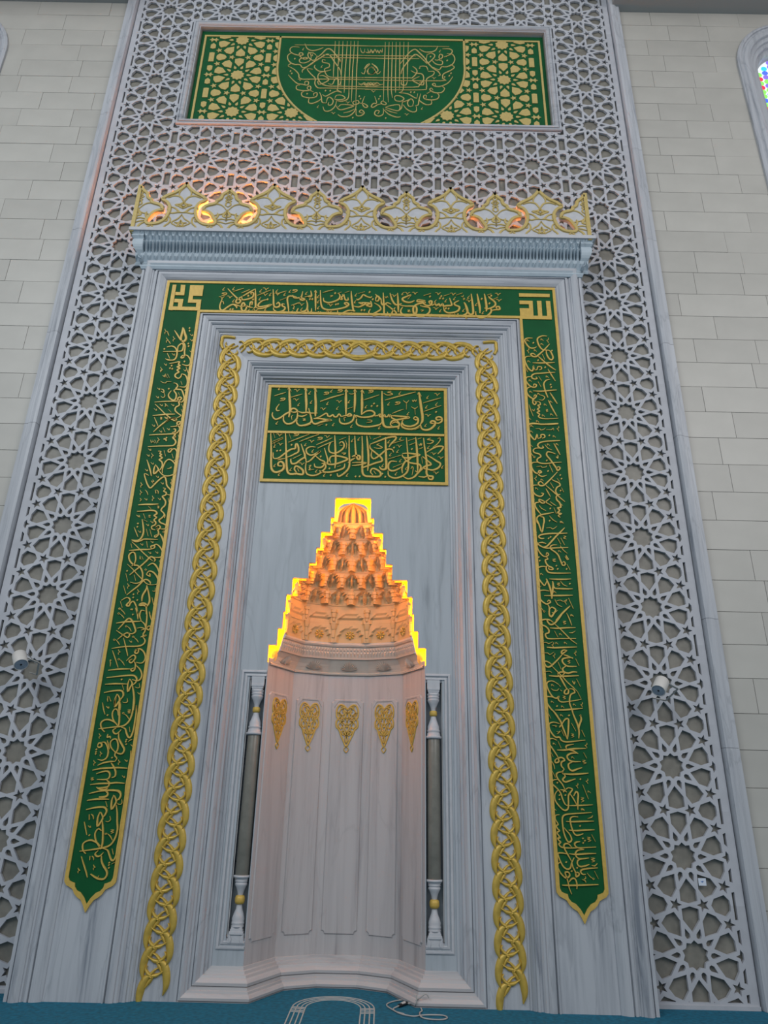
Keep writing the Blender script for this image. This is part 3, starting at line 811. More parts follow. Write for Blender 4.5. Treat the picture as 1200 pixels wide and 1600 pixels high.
# board built lobe by lobe (one board per ogee, butted)
brd = []
def poly_half(h): return place([(0, .02)] + SIL + [(PER, .02)], h)
sil_fine = catmull(SIL, 3)
for h in HALF:
    P_ = place([(0, .01)] + sil_fine + [(PER, .01)], h)
    mb = MB(); xs = (P_[0][0], P_[-1][0])
    slab(mb, [P_], lambda s: True, YK, YK + .035, skip=lambda a, b: (abs(a.x - b.x) < 1e-5 and min(abs(a.x - q) for q in xs) < 1e-4), back=True)
    mb.build('crest_board', M['carved'], crest)
    g = MB()
    inset = []
    SF = sil_fine
    for q, (x, z) in enumerate(SF):
        a_ = SF[max(0, q - 1)]; b_ = SF[min(len(SF) - 1, q + 1)]; dx, dz = b_[0] - a_[0], b_[1] - a_[1]; l_ = math.hypot(dx, dz) or 1
        inset.append((min(PER, max(0, x + dz / l_ * .022)), z - dx / l_ * .022, .046))
    stroke(g, [(XK + h[1] + h[0] * x, ZK + z, w_) for x, z, w_ in inset], .046, YK, .018, k=1)
    def S(pts, wd, hh=.013): stroke(g, place(pts, h), wd, YK, hh, k=3, rnd=True)
    # big lobe scrollwork
    S([(0, .49), (-.0 + .018, .535), (.055, .585), (.13, .600), (.205, .565)], .026); S([(.07, .592), (.075, .660), (.035, .725), (.004, .752)], .024)
    S([(.0, .395), (.045, .43), (.0, .48)], .03); S([(0, .52), (.03, .47), (.10, .452), (.035, .425), (.0, .40)], .024); S([(0, .43), (.085, .44)], .028)
    for fx, fz, fr in ((0, .445, .052), (0, .155, .050), (.5525, .335, .040), (.5525, .575, .026)):
        for q in range(4):
            an = math.pi / 2 * q; ca, sa = math.cos(an), math.sin(an)
            pts_ = [(fx + fr * (.15 * ca), fz + fr * (.15 * sa)), (fx + fr * (.75 * ca - .32 * sa), fz + fr * (.75 * sa + .32 * ca)), (fx + fr * 1.25 * ca, fz + fr * 1.25 * sa), (fx + fr * (.75 * ca + .32 * sa), fz + fr * (.75 * sa - .32 * ca))]
            pts_ = [(min(max(a_, 0 if fx < .1 else 0), PER) , b_) for a_, b_ in pts_]
            if q == 2 and fx < .1 or q == 0 and fx > .5: continue
            c3 = place(pts_, h); k0 = len(g.v); cxp = sum(a_ for a_, _ in c3) / 4; czp = sum(b_ for _, b_ in c3) / 4
            g.add([(a_, YK, b_) for a_, b_ in c3] + [(cxp, YK - .018, czp)], [(0, 1, 4), (1, 2, 4), (2, 3, 4), (3, 0, 4)])
    S([(.0, .325), (.04, .34), (.09, .395), (.16, .418)], .026); S([(.0, .325), (.06, .33), (.12, .315), (.17, .33)], .024); S([(.155, .42), (.185, .385), (.165, .34)], .03)
    S([(0, .30), (.02, .26), (.05, .22), (.115, .165), (.05, .115), (0, .06)], .020); S([(0, .16), (.075, .165)], .045); S([(0, .10), (.03, .13), (0, .21)], .03)
    # skirt curl under the opening
    S([(.19, .265), (.145, .250), (.132, .200), (.150, .150), (.185, .115), (.21, .068), (.275, .05)], .024); S([(.165, .235), (.175, .190), (.21, .19)], .022)
    S([(.30, .055), (.335, .10), (.36, .125), (.395, .095), (.44, .055)], .022); S([(.33, .06), (.36, .085), (.40, .06)], .03)
    S([(.43, .165), (.465, .155), (.50, .125), (.525, .075), (.552, .045)], .03); S([(.44, .19), (.49, .185), (.5525, .16)], .022)
    # ogee scrollwork
    S([(.5525, .36), (.50, .435), (.448, .47), (.39, .475), (.32, .452), (.262, .415)], .020); S([(.5525, .36), (.52, .33), (.48, .31), (.43, .30), (.37, .27)], .020)
    S([(.39, .235), (.43, .25), (.445, .30), (.435, .33)], .028); S([(.5525, .43), (.52, .465), (.535, .51), (.5525, .52)], .020)
    S([(.5525, .20), (.5525, .27), (.5525, .36)], .022); S([(.5525, .26), (.51, .285), (.53, .33), (.5525, .385)], .035); S([(.5525, .22), (.50, .235), (.46, .225), (.42, .215)], .022)
    S([(.5525, .55), (.51, .58), (.5525, .62)], .022); S([(.5525, .58), (.53, .645), (.5525, .66)], .020); S([(.5525, .50), (.52, .53), (.5525, .55)], .02)
    g.build('gilded_scrollwork', M['palegold'], crest)
for s in (-1, 1):
    mb = MB(); x0 = XK + s * 5 * PER
    mb.box(*sorted((x0, x0 + s * .045)), YK - .018, YK + .035, ZK + .01, ZK + .76); mb.build('gilded_end_strip', M['palegold'], crest)
# amber light tape lying on the cornice behind the crest
for xa, xb, nm in ((-1.93, -1.45, 'behind the second ogee from the left'), (1.30, 2.0, 'behind the second ogee from the right')):
    mb = MB(); st = 1.0 if xa < 0 else .35
    z0 = CT + .06
    mb.box(xa + (0 if xa < 0 else .12), xb - (0 if xa < 0 else .12), -.15, -.11, z0 - .02, z0)
    o = mb.build('led_tape', M['ledc'] if xa < 0 else emit('amber_led_dim', (1.0, .27, .03), 110)); tag(o, 'amber light tape on the cornice %s of the crest' % nm, 'light')

# ================================================================ GREEN INSCRIPTION BAND
band = empty('inscription_band', 'green enamel band with gold calligraphy running up and over the niche surround', 'inscription')
BX0, BX1, BZ1, BZ0 = 2.335, 1.888, 7.325, 6.868
OG_OUT = [(.2235, .905), (.221, .872), (.200, .845), (.168, .830), (.140, .815), (.118, .780), (.090, .755), (.055, .735), (.028, .695), (0, .640)]
OG_MID = [(.207, .918), (.205, .885), (.188, .862), (.158, .848), (.134, .836), (.118, .803), (.092, .780), (.057, .760), (.026, .718), (0, .672)]
OG_IN = [(.192, .930), (.191, .905), (.178, .880), (.150, .868), (.128, .862), (.122, .832), (.100, .806), (.064, .790), (.028, .752), (0, .705)]
def band_poly(g):
    """closed U outline shrunk by g"""
    A = [(-(BX0 - g), BZ1 - g), ((BX0 - g), BZ1 - g)]
    cx = (BX0 + BX1) / 2; og = OG_OUT if g < .005 else OG_MID if g < .02 else OG_IN
    right = [(cx + u, z) for u, z in og] + [(cx - u, z) for u, z in reversed(og[:-1])]
    left = [(-x, z) for x, z in reversed(right)]
    return A + right + [((BX1 + g), BZ0 + g), (-(BX1 + g), BZ0 + g)] + left
Pout, Pin = band_poly(0), band_poly(.032)
gb = MB(); slab(gb, [Pout, Pin], lambda s: s == {0}, YB - .018, YB - .001); gb.build('gold_border', M['gold'], band)
gb = MB(); slab(gb, [band_poly(.012)], lambda s: True, YB - .008, YB - .001); gb.build('green_panel', M['green'], band)
def unp(px, py, Y):
    d = F_ * FPX + R_ * (px - 600) + U_ * (800 - py); t = (Y - CAM.y) / d.y; q = CAM + d * t; return (q.x, q.z)
KY = YB - .009
def kufic(ox, oy, s, polys, holes=()):
    mb = MB(); P_ = [[unp(ox + a / s, oy + b / s, KY) for a, b in p] for p in polys]
    slab(mb, P_, lambda st: True, KY - .010, KY)
    return mb.build('kufic_square', M['gold'], band)
kufic(800, 340, 7.5, [[(80, 893), (440, 900), (440, 938), (82, 933)], [(92, 1152), (465, 1160), (465, 1200), (95, 1192)], [(395, 982), (445, 985), (465, 1175), (412, 1175)], [(290, 982), (342, 982), (355, 1175), (305, 1175)],
    [(195, 980), (240, 982), (252, 1175), (202, 1175)], [(85, 978), (240, 982), (241, 1022), (87, 1020)], [(88, 1068), (246, 1070), (247, 1108), (90, 1106)], [(90, 1068), (140, 1068), (145, 1190), (95, 1190)]])
kufic(180, 340, 8, [[(722, 845), (768, 845), (715, 1165), (668, 1160)], [(825, 845), (880, 848), (865, 975), (812, 970)], [(758, 935), (868, 940), (865, 978), (752, 975)], [(745, 1022), (855, 1025), (848, 1068), (738, 1064)], [(795, 1025), (853, 1028), (838, 1125), (785, 1122)],
    [(672, 1115), (1065, 1125), (1060, 1168), (668, 1160)], [(940, 850), (1108, 853), (1105, 898), (935, 895)], [(940, 850), (992, 850), (965, 1070), (912, 1065)], [(1047, 853), (1108, 853), (1090, 985), (1035, 983)], [(980, 942), (1095, 945), (1090, 985), (975, 983)],
    [(915, 1028), (1078, 1030), (1072, 1072), (910, 1070)], [(1020, 1030), (1078, 1030), (1062, 1165), (1008, 1165)]])

# ================================================================ CENTRAL PLAQUE
plq = empty('inscription_plaque', 'green plaque with two rows of gold calligraphy above the niche arch', 'inscription')
QX, QZ0, QZ1, QM = 1.038, 4.79, 6.03, 5.41
ring_loft([(0, -.001), (0, -.022), (.034, -.022), (.036, -.008)], -QX, QX, QZ0, QZ1, 'gold_border', M['gold'], plq)
mb = MB(); mb.box(-QX + .02, QX - .02, -.009, -.001, QZ0 + .02, QZ1 - .02); mb.build('green_panel', M['green'], plq)
mb = MB(); mb.box(-QX + .03, QX - .03, -.022, -.008, QM - .014, QM + .014); mb.build('gold_divider', M['gold'], plq)

# ================================================================ GILDED CHAIN
chain = empty('gilded_chain_border', 'gilded interlaced crescent chain framing the inner niche surround', 'border')
def link_mesh():
    mb = MB()
    def S(pts, h): stroke(mb, pts, 0, 0, h, k=3, rnd=True)
    S([(.006, .010, .034), (-.040, -.026, .062), (-.064, -.080, .070), (-.075, -.138, .064), (-.074, -.188, .046), (-.060, -.240, .008)], .026)
    S([(.024, -.002, .020), (-.008, -.046, .034), (-.034, -.088, .008)], .022)
    S([(-.034, .072, .005), (-.046, .046, .020), (-.024, .014, .032), (.008, .0, .022)], .030)
    S([(.062, .056, .005), (.036, .046, .020), (.004, .014, .030)], .030)
    S([(-.004, .0, .024), (.038, .0, .036), (.070, .014, .022), (.104, .036, .012)], .024)
    S([(-.006, -.004, .018), (.010, -.012, .018)], .034)
    return mb
lm = link_mesh()
def mk(mb, f, nm='chain_link'):
    v = [f(*p) for p in mb.v]; return mesh(nm, v, mb.f, M['goldm'], None, True)
linkL = mk(lm, lambda x, y, z: (x, y, z)); linkL.parent = chain
meshR = bpy.data.meshes.new('chain_link'); meshR.from_pydata([(-x, y, z) for x, y, z in lm.v], [], [tuple(reversed(f)) for f in lm.f]); meshR.materials.append(M['goldm'])
for p_ in meshR.polygons: p_.use_smooth = True
CXC = 1.4875; PCH = .2085; first = True
def add_link(me, loc, rot=0.0):
    global first
    if first: o = linkL; first = False
    else: o = linkL.copy(); o.data = me; link(o, chain)
    o.location = loc; o.rotation_euler = (0, rot, 0)
for s in (-1, 1):
    z = .181
    while z < 6.47:
        add_link(linkL.data, (s * CXC - .030, YC + .002, z)); z += PCH
    z = .181 + .5 * PCH - PCH
    while z < 6.40:
        if z > .15: add_link(meshR, (s * CXC + .030, YC + .002, z))
        z += PCH
# lintel run, mirrored about the centre
zc = 6.452
for s in (-1, 1):
    k = 0; x = .085
    while x < 1.52:
        # outer crescents on top and inner on the bottom, opening away from the centre
        top, bot = (meshR, linkL.data) if s < 0 else (linkL.data, meshR)
        add_link(top, (s * (x), YC + .002, zc + .030), math.pi / 2 if s > 0 else -math.pi / 2)
        if x + PCH / 2 < 1.42: add_link(bot, (s * (x + PCH / 2), YC + .002, zc - .030), math.pi / 2 if s > 0 else -math.pi / 2)
        x += PCH
for s in (-1, 1):
    mb = MB(); stroke(mb, [(s * 1.585, 6.42), (s * 1.612, 6.48), (s * 1.612, 6.54), (s * 1.606, 6.585), (s * 1.55, 6.592), (s * 1.46, 6.580)], .040, YC, .026, rnd=True, taper=.9); mb.build('corner_link', M['goldm'], chain, True)
mb = MB(); stroke(mb, [(-.10, 6.335), (-.05, 6.315), (0, 6.310), (.05, 6.315), (.10, 6.335)], .034, YC, .022, rnd=True); mb.build('centre_link', M['goldm'], chain, True)

# ================================================================ COLONNETTES
def colonnette(s):
    c = empty('colonnette', 'slender marble colonnette with grey-green shaft in the %s recess beside the niche' % ('left' if s < 0 else 'right'), 'column', (s * .863, .035, 0), 'colonnettes flanking the niche')
    c['label'] = 'slender marble colonnette with grey-green shaft at the %s side of the niche' % ('left' if s < 0 else 'right')
    def lath(nm, prof, mat, n=20):
        mb = MB(); mb.lathe(prof, 0, 0, n); return mb.build(nm, M[mat], c, True)
    lath('shaft', [(.895, .058), (.90, .060), (2.14, .060), (2.145, .058)], 'shaft')
    # base: stepped block, bell, gilded ring, inverted bell, cap
    b = MB(); b.box(-.068, .068, -.05, .06, CZ0 + .001, .47); 
    for z0, z1, hw in ((.47, .49, .060), (.49, .51, .054), (.51, .525, .048)): b.box(-hw, hw, -hw, .05, z0, z1)
    for sx in (-1, 1):
        b.add([(sx * .068, -.052, .47), (sx * .052, -.054, .40), (sx * .036, -.058, .43), (sx * .06, -.052, .50)], [(0, 1, 2, 3)])
    b.build('pedestal', M['carved'], c)
    lath('lower_bell', [(.52, .02), (.52, .055), (.532, .057), (.538, .050), (.548, .057), (.560, .056), (.566, .052), (.585, .056), (.62, .045), (.66, .029), (.70, .022)], 'carved')
    lath('gilded_ring', [(.695, .020), (.702, .038), (.720, .044), (.745, .044), (.762, .038), (.770, .020)], 'gold')
    lath('lower_cap', [(.765, .022), (.80, .030), (.83, .042), (.850, .054), (.862, .055), (.866, .048), (.875, .055), (.880, .060), (.884, .052), (.895, .060), (.905, .062), (.910, .074), (.925, .074), (.928, .055)], 'carved')
    lath('upper_cap', [(2.128, .055), (2.130, .074), (2.148, .078), (2.155, .066), (2.180, .062), (2.186, .055), (2.196, .062), (2.206, .064), (2.212, .055), (2.24, .056), (2.27, .044), (2.31, .030), (2.34, .022)], 'carved')
    lath('gilded_ring', [(2.335, .020), (2.342, .034), (2.355, .037), (2.372, .037), (2.384, .034), (2.39, .020)], 'gold')
    lath('upper_bell', [(2.385, .022), (2.41, .024), (2.45, .040), (2.485, .058), (2.495, .058), (2.500, .050), (2.508, .058), (2.52, .060), (2.524, .052), (2.535, .060), (2.55, .062), (2.552, .02)], 'carved')
    t = MB(); t.box(-.062, .062, -.05, .06, 2.60, CZ1 - .001)
    for z0, z1, hw in ((2.548, 2.565, .050), (2.565, 2.583, .055), (2.583, 2.60, .060)): t.box(-hw, hw, -hw, .05, z0, z1)
    t.build('capital', M['carved'], c)
for s in (-1, 1): colonnette(s)

# ================================================================ SPOTLIGHTS
def spot(px_l, px_t, nm, bdir):
    a = unp(*px_l, -.34); b = unp(*px_t, -.26)
    lo = Vector((a[0], -.34, a[1])); hi = Vector((b[0], -.26, b[1])); ax = (hi - lo).normalized(); hi = lo + ax * .16
    r = empty('spotlight', 'white cylindrical spotlight bracketed to the %s' % nm, 'lamp', tuple(lo), 'spotlights on the star screen')
    r['label'] = 'white cylindrical spotlight on a bracket over the %s' % nm
    u = ax.cross(Vector((0, 1, 0))).normalized(); v = ax.cross(u)
    def cyl(nm_, prof, mat):
        n = 22; mb = MB(); rows = [[ax * d + (u * math.cos(t) + v * math.sin(t)) * rr for t in [2 * math.pi * k / n for k in range(n)]] for d, rr in prof]
        mb.loft(rows, True); return mb.build(nm_, M[mat], r, True)
    R0 = .064
    cyl('housing', [(.004, R0 - .007), (0, R0 - .003), (.003, R0), (.155, R0), (.162, R0 - .006), (.163, .001)], 'white')
    cyl('lens', [(.005, R0 - .006), (.004, .014), (.003, .001)], 'lens')
    cyl('lens_core', [(.002, .001), (.001, .008), (.004, .010)], 'black')
    mb = MB(); q = Vector((bdir, 0, 0))
    pv = ax * .12 + q * (R0 * .95)
    for p0, p1 in ((pv, pv + Vector((bdir * .11, .05, -.04))), (pv + Vector((bdir * .11, .05, -.04)), pv + Vector((bdir * .04, .20, -.13))), (pv + Vector((bdir * .04, .20, -.13)), pv + Vector((-bdir * .06, .26, -.10)))):
        d = (p1 - p0).normalized(); sdv = d.cross(Vector((0, .5, 1))).normalized() * .009; tk = d.cross(sdv).normalized() * .003
        mb.add([p0 - sdv - tk, p0 + sdv - tk, p1 + sdv - tk, p1 - sdv - tk, p0 - sdv + tk, p0 + sdv + tk, p1 + sdv + tk, p1 - sdv + tk], [(0, 1, 2, 3), (7, 6, 5, 4), (0, 4, 5, 1), (1, 5, 6, 2), (2, 6, 7, 3), (3, 7, 4, 0)])
    mb.build('bracket', M['steel'], r)
    mb = MB(); w_ = ax * .16; back = Vector((-lo.x + (unp(px_t[0], px_t[1], 0)[0]), .33, .10))
    mb.tube(catmull([tuple(w_), tuple(w_ + Vector((0, .05, .03))), tuple(w_ + Vector((bdir * .02, .16, .02))), tuple(w_ + Vector((bdir * .05, .26, -.04)))], 5), .004); mb.build('power_lead', M['cable'], r)
spot((33, 1039), (30.3, 1024), 'left side of the star screen', 1)
spot((1028.6, 1079.7), (1034.4, 1065), 'right side of the star screen', 1)

# ================================================================ SMALL THINGS
a = unp(1090.5, 1372, -.004); b = unp(1104, 1384, -.004)
st = empty('paper_note', 'small white paper square stuck on the lower right star screen', 'note', (a[0], -.004, b[1]))
w_, h_ = b[0] - a[0], a[1] - b[1]
mb = MB(); mb.box(0, w_, -.0015, .0015, 0, h_); mb.build('sheet', M['paper'], st)
mb = MB(); stroke(mb, [(w_ * .30, h_ * .62), (w_ * .45, h_ * .50), (w_ * .62, h_ * .58), (w_ * .48, h_ * .40)], .010, -.0015, .0006); mb.build('ink_mark', M['ink'], st)
# cable with inline switch on the carpet
cb = empty('light_cable', 'thin grey cable with a black inline switch looped on the teal carpet', 'cable', (.7, -.2, 0))
def ctube(pts, nm, r=.0055):
    mb = MB(); P3 = [(x - .7, y + .2, z) for x, y, z in pts]; mb.tube(catmull(P3, 5), r); return mb.build(nm, M['cable'], cb, True)
ctube([(.700, -.165, .09), (.69, -.16, .02), (.67, -.02, .008), (.642, .04, .007), (.56, .04, .007), (.473, -.05, .007), (.454, -.145, .007), (.507, -.274, .007), (.565, -.377, .007), (.657, -.432, .007), (.717, -.406, .007), (.789, -.385, .007), (.895, -.391, .007), (.925, -.451, .007), (.885, -.505, .007), (.781, -.505, .007), (.72, -.455, .009), (.714, -.343, .010), (.736, -.276, .008), (.73, -.20, .012)], 'lead')
ctube([(.588, -.396, .012), (.524, -.316, .008), (.505, -.24, .008), (.53, -.19, .010), (.558, -.158, .014)], 'lead')
ctube([(.62, -.08, .014), (.66, -.10, .02), (.71, -.155, .06), (.77, -.165, .10), (.80, -.165, .075)], 'lead')
mb = MB()
p0 = Vector((.553 - .7, -.165 + .2, .014)); p1 = Vector((.622 - .7, -.075 + .2, .014)); d = (p1 - p0)
mb.tube([tuple(p0 + d * t) for t in (0, .1, .3, .7, .9, 1)], .014, 8); mb.build('inline_switch', M['black'], cb)
mb = MB(); mb.tube([tuple(p0 + d * t + Vector((0, 0, .008))) for t in (.28, .4, .6, .72)], .011, 8); mb.build('switch_rocker', M['white'], cb)
# woven niche motif in the carpet
mot = MB()
cxm = .016
def arcline(off):
    hw = .335 - off; top = .135 - off * 1.0; pts = [(cxm - hw, -3.2)]
    for y in (-1.6, -.9, -.5): pts.append((cxm - hw, y))
    for k in range(13):
        t = math.pi - math.pi * k / 12; pts.append((cxm + hw * math.cos(t), -.24 + (top + .24) * max(0, math.sin(t)) ** .9))
    for y in (-.5, -.9, -1.6, -3.2): pts.append((cxm + hw, y))
    return pts
def yarnline(pts, w_=.011):
    P_ = catmull(pts, 3); rows = []
    for q, (x, y) in enumerate(P_):
        a_ = P_[max(0, q - 1)]; b_ = P_[min(len(P_) - 1, q + 1)]; dx, dy = b_[0] - a_[0], b_[1] - a_[1]; l_ = math.hypot(dx, dy) or 1; nx, ny = -dy / l_ * w_ / 2, dx / l_ * w_ / 2
        rows.append([(x + nx, y + ny, .0005), (x + nx * .6, y + ny * .6, .004), (x - nx * .6, y - ny * .6, .004), (x - nx, y - ny, .0005)])
    mot.loft(rows)
for off in (0, .036, .075, .110): yarnline(arcline(off))
for s in (-1, 1):
    for y in (-.235, -.275, -.33, -.37): yarnline([(cxm + s * .225, y), (cxm + s * .335, y + .02)])
mo = mot.build('woven_arch_line', M['yarn'], floor); mo['kind'] = 'stuff'

